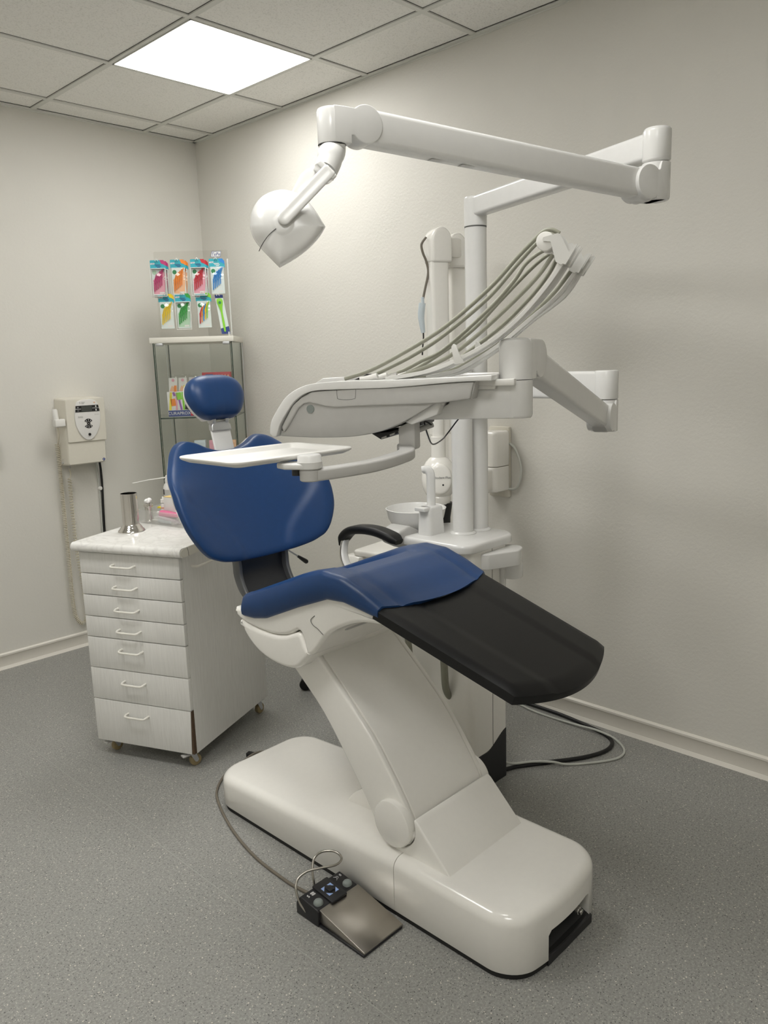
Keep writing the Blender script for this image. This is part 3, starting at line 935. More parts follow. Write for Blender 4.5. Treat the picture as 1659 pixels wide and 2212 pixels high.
b = BM(); cyl(b, (-.552, -2.405, .886), (-.552, -2.405, 1.905), .0362, seg=40); obj('rear_pole', b, ENAM, unit)
b = BM(); lathe(b, [(.045, 0), (.045, .004), (.040, .009), (.0368, .010)], (-.552, -2.405, .887), seg=40); obj('pole_collar', b, ENAM, unit)
# cuspidor tower, bowl, cup filler
b = BM()
TO = rpoly([(-.735, -2.340, .014), (-.660, -2.340, .014), (-.660, -2.285, .014), (-.735, -2.285, .014)], 5)
def taper(z): return 1 + .16 * (1 - (z - .885) / .10)
rings(b, [[V((-.697 + (x + .697) * taper(z), -2.312 + (y + 2.312) * taper(z), z)) for x, y in inset(TO, d)] for z, d in ((.880, 0), (.977, 0), (.983, .002), (.986, .006))])
prism(b, [(-.758, .974), (-.72, .972), (-.72, .986), (-.758, .986)], lambda x, z, y: V((x, y, z)), -2.335, -2.29, .002)
obj('spittoon_tower', b, ENAM, unit)
b = BM()
lathe(b, [(.02, -.080), (.060, -.078), (.084, -.064), (.101, -.036), (.108, -.004), (.110, 0), (.107, .001), (.104, -.003), (.097, -.034), (.082, -.058), (.050, -.071), (.0001, -.074)], (-.641, -2.192, .957), seg=48); obj('spittoon_bowl', b, ENAM, unit)
b = BM(); pf = smooth_pts([(-.690, -2.308, .975), (-.690, -2.308, 1.04), (-.690, -2.308, 1.085), (-.691, -2.304, 1.102), (-.695, -2.294, 1.110), (-.701, -2.282, 1.108)], 5)
sweep(b, pf, rrect(.024, .030, .010, 4), (.8, -.6, 0)); obj('cup_filler', b, ENAM, unit)
b = BM(); prism(b, [(-.815, .862), (-.815, .905), (-.76, .92), (-.70, .89), (-.70, .82), (-.76, .835)], lambda x, z, y: V((x, y, z)), -2.27, -2.18, .01, 3); cyl(b, (-.70, -2.19, .86), (-.70, -2.19, .895), .03); obj('bowl_support', b, GREYP, unit)
# assistant element
AO = rpoly([(-.725, -1.935, .02), (-.705, -2.065, .035), (-.49, -2.050, .03), (-.40, -1.895, .04)], 8)
b = BM(); slab(b, AO, W3, .757, .778, .008, .004)
slab(b, inset(AO, .018), W3, .722, .760, .004, .015)
prism(b, [(-.73, .756), (-.745, .735), (-.752, .712), (-.70, .716), (-.69, .756)], lambda x, z, y: V((x, y, z)), -1.98, -1.90, .004)
box(b, W3, -.60, -.55, -2.25, -2.05, .70, .75, .01)
obj('assistant_tray', b, CREAM, unit)
# bracket on the right
b = BM(); RO = rpoly([(-.715, -2.530, .004), (-.700, -2.560, .01), (-.590, -2.605, .03), (-.522, -2.580, .034), (-.535, -2.520, .03), (-.60, -2.50, .01)], 8)
slab(b, RO, W3, .795, .848, .005, .003); cyl(b, (-.563, -2.556, .742), (-.563, -2.556, .80), .0385, bw=.007, seg=36); cyl(b, (-.60, -2.545, .66), (-.60, -2.545, .80), .011)
obj('holder_arm', b, ENAM, unit)
# hoses hanging in front of the cabinet
for i, (x, y, m, r) in enumerate(((-.812, -2.445, HOSE, .0125), (-.835, -2.31, HOSE, .0115), (-.83, -2.23, CABLEO, .006))):
    b = BM(); tube(b, [(x, y, .80), (x - .004, y + .004, .66), (x + .006, y - .004, .5), (x + .02, y, .38), (x + .06, y + .01, .33)], r, 10, 5); obj('suction_hose', b, m, unit)
# ================================================================== operating lamp on the rear pole
lamp = thing('operating_lamp', (-.552, -2.405, 1.905), 'white operating lamp on a long articulated arm above the chair', 'dental lamp')
def unit2(a, b_):
    d = V(b_) - V(a); d.z = 0; return d.normalized()
P_ = V((-.552, -2.405, 0)); K1 = V((-.833, -3.159, 0)); dl = unit2(P_, K1)
b = BM()
lathe(b, [(.0372, .003), (.0372, .085), (.0368, .0905), (.0355, .0935), (.033, .095)], (-.552, -2.405, 1.905), seg=40)
obj('arm_base', b, ENAM, lamp)
b = BM(); lathe(b, [(.0366, 0), (.0366, .004)], (-.552, -2.405, 1.9035), seg=40); obj('swivel_gap', b, SEAM, lamp)
def joint(bm, axis, dirv, side, prof, disc, R, th, bw=.004):
    """knuckle block from its vertical axis to a round pivot; prof = (z low at axis, z high at axis, step z low, step z high)"""
    cx, cz = disc; zl, zh, sl, sh = prof
    d0 = math.asin(max(-1, min(1, (sh - cz) / R))); d1 = math.asin(max(-1, min(1, (sl - cz) / R)))
    top = [(-.006, zh), (.013, zh), (.0165, zh - (zh - sh) * .12), (.019, zh - (zh - sh) * .5), (.0205, zh - (zh - sh) * .88), (.0235, sh)] if abs(zh - sh) > .003 else [(-.006, zh), (.020, zh)]
    a0 = pi - d0; a1 = -pi - d1
    arc = [(cx + R * cos(a0 + (2 * pi * -1 + (pi - d1) - (pi - d0) + 0) * 0 + (a1_ - a0) * k / 30), cz + R * sin(a0 + (a1_ - a0) * k / 30)) for a1_ in [-(pi + d1)] for k in range(31)]
    bot = [(.034, sl), (.030, sl), (.0295, zl), (-.006, zl)] if abs(zl - sl) > .003 else [(.02, zl), (-.006, zl)]
    prism(bm, top + arc + bot, lambda a, z, c: axis + dirv * a + side * c + V((0, 0, z)), -th / 2, th / 2, bw, 3, 24)
# link beam
b = BM(); q0 = P_ + dl * .012; q1 = K1 - dl * .005
sweep(b, [V((q0.x, q0.y, 1.969)), V((q1.x, q1.y, 1.964))], rrect(.050, .062, .010, 4)); obj('link_arm', b, ENAM, lamp)
b = BM(); lathe(b, [(.024, -.002), (.031, .001), (.033, .004), (.033, .066), (.032, .071), (.029, .0745), (.022, .0755)], (K1.x, K1.y, 1.927), seg=40); obj('link_end', b, ENAM, lamp)
# spring arm
K2 = V((-1.648, -2.903, 0)); da = unit2(K1, K2); na = V((-da.y, da.x, 0))
if na.y > 0: na = -na            # side towards the camera
e0 = K1 + da * .050; e1 = K2 - da * .060
E0 = V((e0.x, e0.y, 1.873)); E1 = V((e1.x, e1.y, 1.921))
b = BM()
lathe(b, [(.026, .0), (.031, .002), (.033, .007), (.033, .085)], (K1.x, K1.y, 1.838), seg=40)
joint(b, K1, da, na, (1.838, 1.923, 1.846, 1.902), (.052, 1.8735), .0385, .066)
cyl(b, E0 - na * .020 + V((0, 0, -.006)), E0 + na * .020 + V((0, 0, -.006)), .036, seg=40, bw=.004)
obj('elbow_joint', b, ENAM, lamp)
b = BM(); sweep(b, [E0 - da * .0, E1], rrect(.046, .064, .010, 4)); spring = obj('spring_arm', b, ENAM, lamp)
for f_ in (.24, .34):
    b = BM(); p = E0.lerp(E1, 1 - f_); box(b, lambda a, c, z: p + da * a + na * c + V((0, 0, z)), -.022, .022, -.008, .008, -.0327, -.0315, .0)
    obj('adjuster_cap', b, GREYP, spring)
b = BM()
lathe(b, [(.0262, .0), (.0265, .001), (.0265, .058), (.0245, .0625), (.021, .064)], (K2.x, K2.y, 1.884), seg=36)
joint(b, K2, -da, na, (1.884, 1.948, 1.899, 1.947), (.062, 1.9215), .0345, .053)
obj('wrist_joint', b, ENAM, lamp)
# lamp head, in its own tilted frame
HX = V((0.695, -0.719, -0.03)).normalized(); HY = HX.cross(V((0.704, 0.685, -0.187)).normalized()).normalized(); HF = V((0.631, 0.759, 0.161)).normalized()
HC = V((-1.757, -2.889, 1.729)); PXM = 1.45 / 1702
LH = lambda a, c, d: HC + HX * ((a - 620) * PXM) - HY * ((c - 490) * PXM) + HF * d      # a right, c down, d away
b = BM()
tube(b, [V((K2.x, K2.y, 1.8835)), V((K2.x, K2.y, 1.872)), LH(716, 334, .030), LH(713.5, 348, .026), LH(705, 367, .020)], lambda t: .0258 - .0040 * t, 32, 6); neck = obj('wrist_neck', b, ENAM, lamp)
b = BM(); lathe(b, [(.0268, 0), (.0268, .0009)], V((K2.x, K2.y, 1.8834)), seg=36); obj('neck_seam', b, SEAM, neck)
b = BM(); e_ = (LH(-.71, .70, 0) - LH(0, 0, 0)).normalized(); lathe(b, [(.0222, 0), (.0222, .0012)], LH(704.6, 367.4, .020), e_, seg=36); obj('neck_seam', b, SEAM, neck)
LN = LH
ho = sm2([(541, 490), (545, 458), (560, 432), (582, 417), (610, 410.5), (638, 416), (662, 431), (682, 456), (703, 490)], 5)[:-1] + \
     sm2([(703, 490), (690, 512), (668, 536), (638, 559), (605, 578)], 4)[:-1] + sm2([(605, 578), (585, 558), (562, 534), (547, 512), (541, 490)], 4)[:-1]
cxh, cyh = 612, 484
def hpt(i, t):
    x, y = ho[i]; s = ss((t - .25) / .6)
    an = math.atan2(y - cyh, x - cxh); rc = 74 * t
    return (cxh + (x - cxh) * t * s + rc * cos(an) * (1 - s), cyh + (y - cyh) * t * s + rc * sin(an) * (1 - s))
def wv(t, i=None):
    ex = 3.2
    if i is not None:
        x, y = ho[i]; d = ((x - cxh) + (y - cyh)) / 1.41421 / max(1, math.hypot(x - cxh, y - cyh)); ex = 3.2 + 11 * ss((d + .05) / .8)
    return .010 + .058 * max(0, 1 - t ** ex) ** .5 + .010 * (1 - t * t)
ts = [1.0, .995, .985, .97, .95, .92, .88, .83, .77, .7, .62, .54, .46, .40, .36, .33, .30, .26, .2, .12, .05, .001]
def boss(t): return .0012 * ss((.30 - t) / .05)
b = BM()
fr_ = [[LH(*hpt(i, t), -wv(t, i) - boss(t)) for i in range(len(ho))] for t in ts[::-1]]
bk_ = [[LH(*hpt(i, t), wv(t, i)) for i in range(len(ho))] for t in ts]
rings(b, fr_ + bk_, True, True); head = obj('lamp_head', b, ENAM, lamp, 42)
b = BM(); tube(b, [LH(598, 494, -.0795), LH(585, 505, -.0765), LH(574, 519, -.0722), LH(567, 531, -.066), LH(562, 541, -.048)], .0008, 6); obj('head_seam', b, SEAM, head)
b = BM()
prism(b, rpoly([(-3, -15, 14), (150, -17, 7), (150, 15, 7), (-3, 15, 14)], 6), lambda a, c, d: LN(608 + a * .69 + c * .66, 480 - a * .724 + c * .66, d), -.090, -.072, .004, 3)
obj('yoke_arm', b, ENAM, lamp)
b = BM()
prism(b, [(646, 440), (620, 432), (652, 372), (664, 362), (690, 351), (724, 385), (716, 394), (690, 400)], LN, .050, .066, .004, 3)
prism(b, [(689, 351), (724, 386), (713, 396), (678, 361)], LN, -.088, .064, .004, 3)
obj('yoke', b, ENAM, lamp)

# ================================================================== instrument console on its arm
A_ = V((.410, -.912, 0)).normalized(); B_ = V((.912, .410, 0)).normalized(); O_ = V((-1.574, -2.975, 0))
CON = lambda a, z, bb: O_ + A_ * a + B_ * bb + V((0, 0, z))
CONZ = lambda a, bb, z: O_ + A_ * a + B_ * bb + V((0, 0, z))
cons = thing('instrument_console', (-.63, -2.40, 1.36), 'pale grey instrument console with white whip arms over the chair', 'dental console')
FP = V((-.630, -2.400, 0)); J1 = V((-.705, -2.972, 0))
J2a = CONZ(.230, .085, 0); J2 = V((J2a.x, J2a.y, 0))
dk = unit2(FP, J1)
b = BM(); sweep(b, [V((FP.x, FP.y, 1.397)) - dk * .03, V((J1.x, J1.y, 1.397)) + dk * .002], rrect(.056, .078, .009, 4)); obj('link_arm', b, ENAM, cons)
b = BM(); lathe(b, [(.030, 0), (.032, .001), (.033, .003), (.033, .074), (.031, .078), (.027, .0795)], (J1.x, J1.y, 1.3585), seg=40); obj('link_end', b, ENAM, cons)
db = unit2(J1, J2); nb = V((-db.y, db.x, 0))
if (nb.x * .7 + nb.y * .7) > 0: nb = -nb
F0 = J1 + db * .045 + V((0, 0, 1.312)); F1 = J2 - db * .058 + V((0, 0, 1.474))
b = BM(); lathe(b, [(.026, 0), (.031, .002), (.033, .006), (.033, .0865)], (J1.x, J1.y, 1.270), seg=40)
joint(b, J1, db, nb, (1.270, 1.3565, 1.278, 1.334), (.046, 1.312), .038, .066)
obj('elbow_joint', b, ENAM, cons)
b = BM(); cyl(b, F0 - nb * .020 + V((0, 0, -.007)), F0 + nb * .020 + V((0, 0, -.007)), .035, seg=40, bw=.004); obj('elbow_roller', b, GREYP, cons)
b = BM(); sweep(b, [F0, F1], rrect(.048, .060, .008, 4)); sa = obj('spring_arm', b, ENAM, cons)
b = BM()
lathe(b, [(.0335, 0), (.0335, .070), (.032, .076), (.028, .079), (.018, .081)], (J2.x, J2.y, 1.437), seg=40)
joint(b, J2, -db, nb, (1.437, 1.516, 1.451, 1.515), (.058, 1.4765), .0385, .0665)
obj('swivel_head', b, ENAM, cons)
# beam that carries the console
b = BM()
BR = [(.10, 1.392), (.028, 1.362), (.05, 1.3595), (.235, 1.3615), (.235, 1.4345), (.196, 1.435), (.196, 1.421), (.150, 1.421), (.140, 1.432), (.10, 1.432)]
prism(b, BR, CON, .052, .118, .004, 2)
lathe(b, [(.030, 0), (.032, .002), (.0335, .006), (.0335, .0745)], (J2.x, J2.y, 1.361), seg=40)
obj('console_beam', b, ENAM, cons)
# console body
ro = sm2([(-.281, 1.335), (-.279, 1.352), (-.272, 1.370), (-.246, 1.4055), (-.226, 1.422), (-.200, 1.434), (-.171, 1.440), (-.109, 1.4432), (.001, 1.4435), (.129, 1.4465), (.200, 1.4485)], 4)
ri = sm2([(.200, 1.4375), (.129, 1.4365), (.001, 1.4285), (-.109, 1.4268), (-.165, 1.4255), (-.190, 1.421), (-.210, 1.411), (-.227, 1.396), (-.254, 1.359), (-.262, 1.340), (-.266, 1.3305), (-.274, 1.3285)], 4)
b = BM(); prism(b, ro + ri, CON, -.004, .255, .0035, 3); obj('console_rim', b, ENAM, cons)
up_ = [p for p in ri if p[0] < .17][::-1]
lower = sm2([(-.262, 1.330), (-.200, 1.3275), (-.150, 1.3272), (-.093, 1.3295), (-.040, 1.338), (.000, 1.352), (.040, 1.371), (.077, 1.392), (.100, 1.403)], 4)
bodyp = [(-.258, 1.345), (-.226, 1.396), (-.205, 1.413), (-.180, 1.4245), (-.109, 1.428), (.001, 1.430), (.129, 1.437), (.168, 1.438), (.158, 1.402), (.100, 1.4045)] + lower[::-1][1:]
b = BM(); prism(b, bodyp, CON, .006, .248, .003, 2); obj('console_body', b, GREYP, cons)
# raised upper fascia (the lower part of the face is set back)
fas = [(-.254, 1.350), (-.226, 1.3945), (-.205, 1.411), (-.180, 1.4225), (-.109, 1.426), (.001, 1.428), (.129, 1.435), (.164, 1.436), (.156, 1.4035), (.096, 1.396), (.040, 1.3945), (-.060, 1.3925), (-.125, 1.3905), (-.150, 1.392), (-.168, 1.397), (-.186, 1.4005), (-.200, 1.3985), (-.212, 1.390), (-.240, 1.350), (-.250, 1.338)]
b = BM(); prism(b, fas, CON, -.001, .010, .003, 3); obj('console_fascia', b, GREYP, cons)
b = BM(); cyl(b, CON(-.187, 1.3870, .0062), CON(-.187, 1.3870, .0035), .0085, seg=32); obj('grey_cap', b, BTNGREY, cons)
b = BM()
fl = [(-.123, 1.4262), (-.1225, 1.410), (-.119, 1.407), (-.103, 1.4055), (-.086, 1.407), (-.0825, 1.410), (-.081, 1.4262)]
tube(b, [CON(a, z, -.001) for a, z in fl], .0005, 5, 3); obj('flap_outline', b, SEAM, cons)
b = BM(); cyl(b, CON(-.252, 1.3445, .006), CON(-.252, 1.3445, .002), .0035, seg=16); obj('screw', b, SEAM, cons)
b = BM(); prism(b, [(-.262, 1.400), (-.232, 1.438), (-.215, 1.4475), (-.165, 1.449), (-.150, 1.445), (-.150, 1.425), (-.20, 1.41)], CON, .135, .245, .004, 2); obj('display_housing', b, GREYP, cons)
b = BM(); prism(b, [(.096, 1.4035), (.084, 1.372), (.030, 1.3525), (.016, 1.3575), (.06, 1.385)], CON, .02, .13, .002); obj('under_cowl', b, ENAM, cons)
b = BM(); prism(b, [(.140, 1.437), (.236, 1.440), (.236, 1.4265), (.192, 1.4265), (.165, 1.428)], CON, .035, .060, .002); prism(b, [(.143, 1.428), (.150, 1.420), (.197, 1.420), (.199, 1.430)], CON, .040, .060, .002); obj('brake_button', b, MATW, cons)
# instrument slots below
b = BM()
prism(b, [(-.072, 1.331), (-.050, 1.318), (.026, 1.345), (.026, 1.352), (-.03, 1.335)], CON, .055, .20, .002); obj('instrument_rest', b, DARK, cons)
for k in range(4):
    b = BM(); a0 = -.048 + k * .019; z0 = 1.3190 + k * .0068
    prism(b, [(a0, z0), (a0 + .011, z0 + .004), (a0 + .011, z0 + .008), (a0, z0 + .004)], CON, .050, .19, .001); obj('rest_cradle', b, GREYP, cons)
b = BM(); prism(b, [(-.136, 1.3225), (-.121, 1.3225), (-.119, 1.328), (-.133, 1.328)], CON, .08, .11, .001); obj('sensor_lug', b, ALU, cons)
b = BM(); cyl(b, CON(.020, 1.3345, .10), CON(.045, 1.3445, .12), .006, seg=12); obj('catch', b, GREYP, cons)
# tray holder
b = BM()
prism(b, [(-.006, 1.345), (-.006, 1.300), (.024, 1.297), (.030, 1.301), (.030, 1.362)], CON, .040, .078, .003, 2)
HB = V((-1.838, -3.016, 0))
arc = smooth_pts([CON(.016, 1.3065, .060), CON(.003, 1.300, .052), V((-1.566, -3.000, 1.2965)), V((-1.62, -3.024, 1.2945)), V((-1.707, -3.038, 1.2905)), V((-1.79, -3.030, 1.2885)), HB + V((-.004, -.000, 1.2875))], 6)
sweep(b, arc, rrect(.032, .021, .004, 3))
lathe(b, [(.016, 0), (.0185, .002), (.019, .019), (.017, .021)], (HB.x, HB.y, 1.277), seg=32)
obj('tray_arm', b, GREYP, cons)
b = BM(); lathe(b, [(.019, 0), (.0215, .002), (.0225, .013), (.0215, .0145), (.021, .023), (.019, .0255), (.008, .0262)], (HB.x, HB.y, 1.2985), seg=36)
prism(b, [(-1.816, -3.028), (-1.820, -2.985), (-1.850, -2.960), (-1.872, -2.965), (-1.876, -2.990), (-1.858, -3.024)], lambda x, y, z: V((x, y, z)), 1.299, 1.3095, .003, 3); obj('tray_hub', b, ENAM, cons)
b = BM(); lathe(b, [(.010, 0), (.010, .012)], (HB.x - .012, HB.y + .020, 1.287), seg=16); obj('hub_stop', b, BLACK, cons)
# whip arms with hoses
WB = (.045, .064, .112, .133)
for i, bi in enumerate(WB):
    sa_, sz_ = .020 * (bi - .045) / .08, -.012 * (bi - .045) / .08
    pts = [(-.030 + 1.0 * (bi - .045), 1.445), (.040 + .8 * (bi - .045), 1.454), (.094 + .5 * (bi - .045), 1.468), (.179 + .2 * (bi - .045), 1.506), (.242 + sa_ * .6, 1.552), (.295 + sa_, 1.609 + sz_), (.326 + sa_, 1.652 + sz_)]
    P3 = smooth_pts([CON(a, z, bi) for a, z in pts], 5)
    b = BM(); sweep(b, P3, [(-.0074, -.0035), (.0074, -.0035), (.0078, -.003), (.0078, .0035), (.0074, .004), (-.0074, .004), (-.0078, .0035), (-.0078, -.003)])
    wa = obj('whip_arm', b, STRIP, cons)
    ta, tz = .326 + sa_, 1.652 + sz_
    TP = lambda a, z, c: CON(ta + a, tz + z, bi + c)
    b = BM()
    hk = rpoly([(-.012, -.004, .002), (.000, -.006, .001), (.012, .012, .001), (-.010, .050, .003), (-.030, .046, .004), (-.034, .038, .003), (-.020, .034, .003)], 3)
    hk = [(-.013, .000), (-.003, -.006), (.002, -.003), (.012, .014), (-.006, .049), (-.010, .0505), (-.036, .0455), (-.038, .0415), (-.036, .038), (-.023, .037)]
    for s in (-1, 1): prism(b, hk, TP, s * .0088, s * .0105)
    prism(b, [(-.012, -.001), (-.003, -.006), (.003, .002), (-.006, .007)], TP, -.0088, .0088)
    obj('whip_tip', b, STRIP, wa)
    b = BM()
    for s in (-1, 1): prism(b, [(.0, -.004), (.005, -.006), (.027, .029), (.0215, .0285), (.016, .025)], TP, s * .0078, s * .0112)
    prism(b, [(.0, -.005), (.004, -.006), (.010, .003), (.005, .004)], TP, -.0078, .0078); obj('hose_clip', b, STRIP, wa)
    b = BM(); cyl(b, TP(-.033, .0385, -.0078), TP(-.033, .0385, .0078), .0172, seg=32, bw=.002); obj('roller', b, MATW, wa)
HZ = [(.045, [(-.123, 1.447), (-.065, 1.463), (.006, 1.495), (.095, 1.543), (.183, 1.610), (.239, 1.665), (.266, 1.690), (.288, 1.7085), (.304, 1.7105), (.318, 1.703)]),
      (.085, [(-.091, 1.445), (-.028, 1.471), (.024, 1.495), (.084, 1.530), (.174, 1.597), (.232, 1.657), (.271, 1.695), (.296, 1.708), (.312, 1.702)]),
      (.128, [(-.096, 1.442), (-.032, 1.456), (.021, 1.479), (.072, 1.502), (.165, 1.577), (.218, 1.631), (.242, 1.663), (.276, 1.685), (.310, 1.690)]),
      (.158, [(-.075, 1.441), (-.010, 1.459), (.064, 1.499), (.128, 1.542), (.189, 1.601), (.249, 1.657), (.286, 1.683), (.315, 1.688)]),
      (.050, [(-.017, 1.445), (.073, 1.473), (.125, 1.500), (.181, 1.542), (.239, 1.592), (.280, 1.632), (.306, 1.667)]),
      (.088, [(-.020, 1.442), (.081, 1.463), (.136, 1.497), (.202, 1.543), (.259, 1.596), (.293, 1.637), (.309, 1.666)]),
      (.140, [(.005, 1.442), (.088, 1.459), (.156, 1.496), (.225, 1.542), (.290, 1.598), (.331, 1.647)])]
for bi, pts in HZ:
    b = BM(); tube(b, [CON(a, z, bi) for a, z in pts], .0041, 12, 6); obj('instrument_hose', b, HOSE, cons)
b = BM()
prism(b, [(.118, 1.470), (.138, 1.473), (.128, 1.490), (.122, 1.508), (.116, 1.510), (.112, 1.504)], CON, .030, .0345, .001); obj('hose_guide', b, STRIP, cons)
b = BM(); prism(b, [(.148, 1.490), (.170, 1.496), (.158, 1.512), (.152, 1.514)], CON, .070, .075, .001); obj('hose_guide', b, STRIP, cons)
b = BM(); prism(b, [(-.105, 1.444), (-.075, 1.456), (-.071, 1.454), (-.090, 1.444)], CON, .050, .075, .001); obj('instrument_tip', b, BLACK, cons)
for k in range(7):
    b = BM(); a0 = -.070 + k * .014
    tube(b, [CON(a0 - .018, 1.4455, .045 + k * .022), CON(a0, 1.4475, .045 + k * .022), CON(a0 + .02, 1.452, .045 + k * .022)], .0058, 10, 3); obj('instrument_collar', b, MATW, cons)
b = BM(); tube(b, [CON(.045, 1.345, .11), V((-1.470, -2.965, 1.352)), V((-1.420, -2.930, 1.318)), V((-1.329, -2.866, 1.286)), V((-1.235, -2.816, 1.286)), V((-1.190, -2.800, 1.300)), V((-1.225, -2.87, 1.345)), V((-1.300, -2.965, 1.365))], .0018, 8, 6); obj('thin_cable', b, BLACK, cons)

# tray on its holder
TZ = 1.318
tray_o = rpoly([(-1.977, -2.990, .028), (-1.694, -2.990, .028), (-1.694, -2.800, .028), (-1.977, -2.800, .028)], 7)
b = BM()
rings(b, [[V((x, y, TZ + z)) for x, y in inset(tray_o, d)] for d, z in ((.016, -.007), (.004, -.002), (.0005, .0005), (.0, .003), (.0008, .0042), (.004, .0048), (.012, .0045), (.015, .003), (.021, -.0035), (.024, -.0042))])
solo('instrument_tray', b, MATW, (-1.8355, -2.895, TZ), 'empty white instrument tray on the console holder arm in front of the backrest', 'tray')

# ================================================================== X-ray on the right wall
xr = thing('xray_unit', (0, -2.12, 1.05), 'white wall-mounted dental x-ray unit with folded arm behind the poles', 'x-ray unit')
b = BM()
box(b, W3, -.022, -.0, -2.165, -2.06, .90, 1.20, .008)
obj('wall_plate', b, WALLBOX, xr)
b = BM(); BXO = rpoly([(-.125, -2.172, .02), (-.022, -2.172, .012), (-.022, -2.075, .012), (-.125, -2.075, .03)], 6)
slab(b, BXO, W3, 1.042, 1.186, .014, .002, 4); obj('bearing_cover', b, CREAM, xr)
b = BM(); slab(b, BXO, W3, .935, 1.039, .004, .008, 4); box(b, W3, -.30, -.09, -2.155, -2.085, .935, 1.035, .012, 3); obj('horizontal_arm', b, CREAM, xr)
b = BM(); tube(b, [(-.02, -2.168, 1.13), (-.02, -2.195, 1.11), (-.02, -2.222, 1.05), (-.02, -2.224, .99), (-.02, -2.20, .945), (-.03, -2.165, .94)], .0055, 10, 6); obj('cable', b, CABLEW, xr)
# rear and front arm columns and the joint head
def column(cx, cy, z0, z1, wx, rot, name, parent):
    d = V((cos(rot), sin(rot), 0)); e = V((-sin(rot), cos(rot), 0))
    bm = BM(); rings(bm, [[V((cx, cy, z)) + d * p[0] + e * p[1] for p in rrect(wx, wx * .95, .012, 4)] for z in (z0, z1)])
    return obj(name, bm, CREAM, parent)
RA = radians(-25)
column(-.245, -2.075, 1.0, 1.83, .066, RA, 'rear_arm', xr)
column(-.395, -2.105, 1.20, 1.835, .070, RA, 'front_arm', xr)
def dome(cx, cy, z0, z1, wx, rot, name, parent):
    d = V((cos(rot), sin(rot), 0)); e = V((-sin(rot), cos(rot), 0))
    bm = BM(); pr = rrect(wx, wx * .95, .014, 5)
    prism(bm, [(-wx / 2, z0)] + [(wx / 2 * cos(t), z1 - wx * .62 + wx * .62 * sin(t)) for t in [pi - pi * i / 16 for i in range(17)]] + [(wx / 2, z0)], lambda a, z, c: V((cx, cy, z)) + d * a + e * c, -wx / 2, wx / 2, .010, 4)
    return obj(name, bm, CREAM, parent)
dome(-.390, -2.107, 1.832, 1.958, .082, RA, 'arm_joint', xr)
dome(-.262, -2.078, 1.826, 1.952, .080, RA, 'arm_joint', xr)
b = BM(); box(b, W3, -.36, -.26, -2.12, -2.07, 1.86, 1.93, .006); obj('joint_pin', b, CREAM, xr)
XH = V((-.430, -2.125, 0))
b = BM(); lathe(b, [(.023, .0), (.023, .07)], (XH.x, XH.y, 1.19), seg=32); lathe(b, [(.0285, .0), (.0285, .088), (.026, .0895)], (XH.x, XH.y, 1.105), seg=32); obj('head_neck', b, CREAM, xr)
XC = V((XH.x, XH.y, 1.033))
b = BM()
rs = []
dv = V((.7169, .697, 0)); dr = V((.697, -.7169, 0))
for k in range(0, 13):
    th = pi * k / 12 - pi / 2
    rs.append([XC + dr * (.067 * cos(th) ** .9 if cos(th) > 0 else 0) * cos(p) + dv * (.058 * max(0, cos(th)) ** .75) * sin(p) + V((0, 0, .090 * sin(th) + .0)) for p in [2 * pi * q / 36 for q in range(36)]])
rings(b, rs); xh = obj('tube_head', b, CREAM, xr, 60)
b = BM(); rs = []
for z, r_ in ((.968, .044), (.963, .047), (.940, .043), (.935, .041)): rs.append([V((XC.x, XC.y, z)) + dr * r_ * cos(p) + dv * r_ * sin(p) for p in [2 * pi * q / 32 for q in range(32)]])
rings(b, rs); obj('cone_collar', b, CREAM, xr)
b = BM(); lathe(b, [(.026, 0), (.0262, .04), (.034, .095), (.034, .10)], (XC.x + .012, XC.y - .012, .838), seg=32); obj('cone', b, BLACK, xr, label='black collimator tube')
FPl = XC - dv * .0605
b = BM()
fo = [(dr * (.046 * cos(p)) + V((0, 0, .058 * sin(p) + .002))) for p in [2 * pi * q / 40 for q in range(40)]]
rings(b, [[FPl + dv * k + q * t for q in fo] for k, t in ((.022, 1.06), (.006, 1.0), (.002, .93), (.0, .8), (-.001, .001))]); obj('face_plate', b, CREAM, xh)
b = BM()
text(b, 'Heliodent Plus', lambda x, y, z: FPl + dr * (x * 1.0 + .004) + V((0, 0, y + .010)) - dv * (.0018 + z), .0125); obj('lettering', b, PRINTG, xh)
b = BM(); cyl(b, FPl + dr * .012 + V((0, 0, -.018)) - dv * .0015, FPl + dr * .012 + V((0, 0, -.018)) + dv * .004, .0036, seg=16); obj('socket_hole', b, BLACK, xh)
# timer handset hanging on a cable at the arm
b = BM(); q = V((-.438, -2.085, 0))
tube(b, [(-.43, -2.085, 1.925), (-.445, -2.075, 1.90), (-.442, -2.078, 1.87), (-.432, -2.085, 1.84), (-.428, -2.09, 1.80), (-.436, -2.083, 1.75), (-.444, -2.076, 1.705), (-.445, -2.075, 1.69)], .0045, 10, 5); obj('handset_cable', b, CABLEO, xr)
b = BM(); tube(b, [(-.445, -2.075, 1.582), (-.447, -2.073, 1.60), (-.450, -2.070, 1.64), (-.448, -2.072, 1.67), (-.446, -2.074, 1.69)], lambda t: .008 + .005 * ss(t * 1.5), 14, 4); cyl(b, (-.445, -2.075, 1.688), (-.445, -2.075, 1.712), .006, seg=12); hs_ = obj('handset', b, PALEBLUE, xr)
b = BM(); tube(b, [(-.445, -2.075, 1.585), (-.446, -2.076, 1.56), (-.449, -2.074, 1.53), (-.450, -2.072, 1.50)], .0028, 8, 4); obj('handset_lead', b, BLACK, xr)
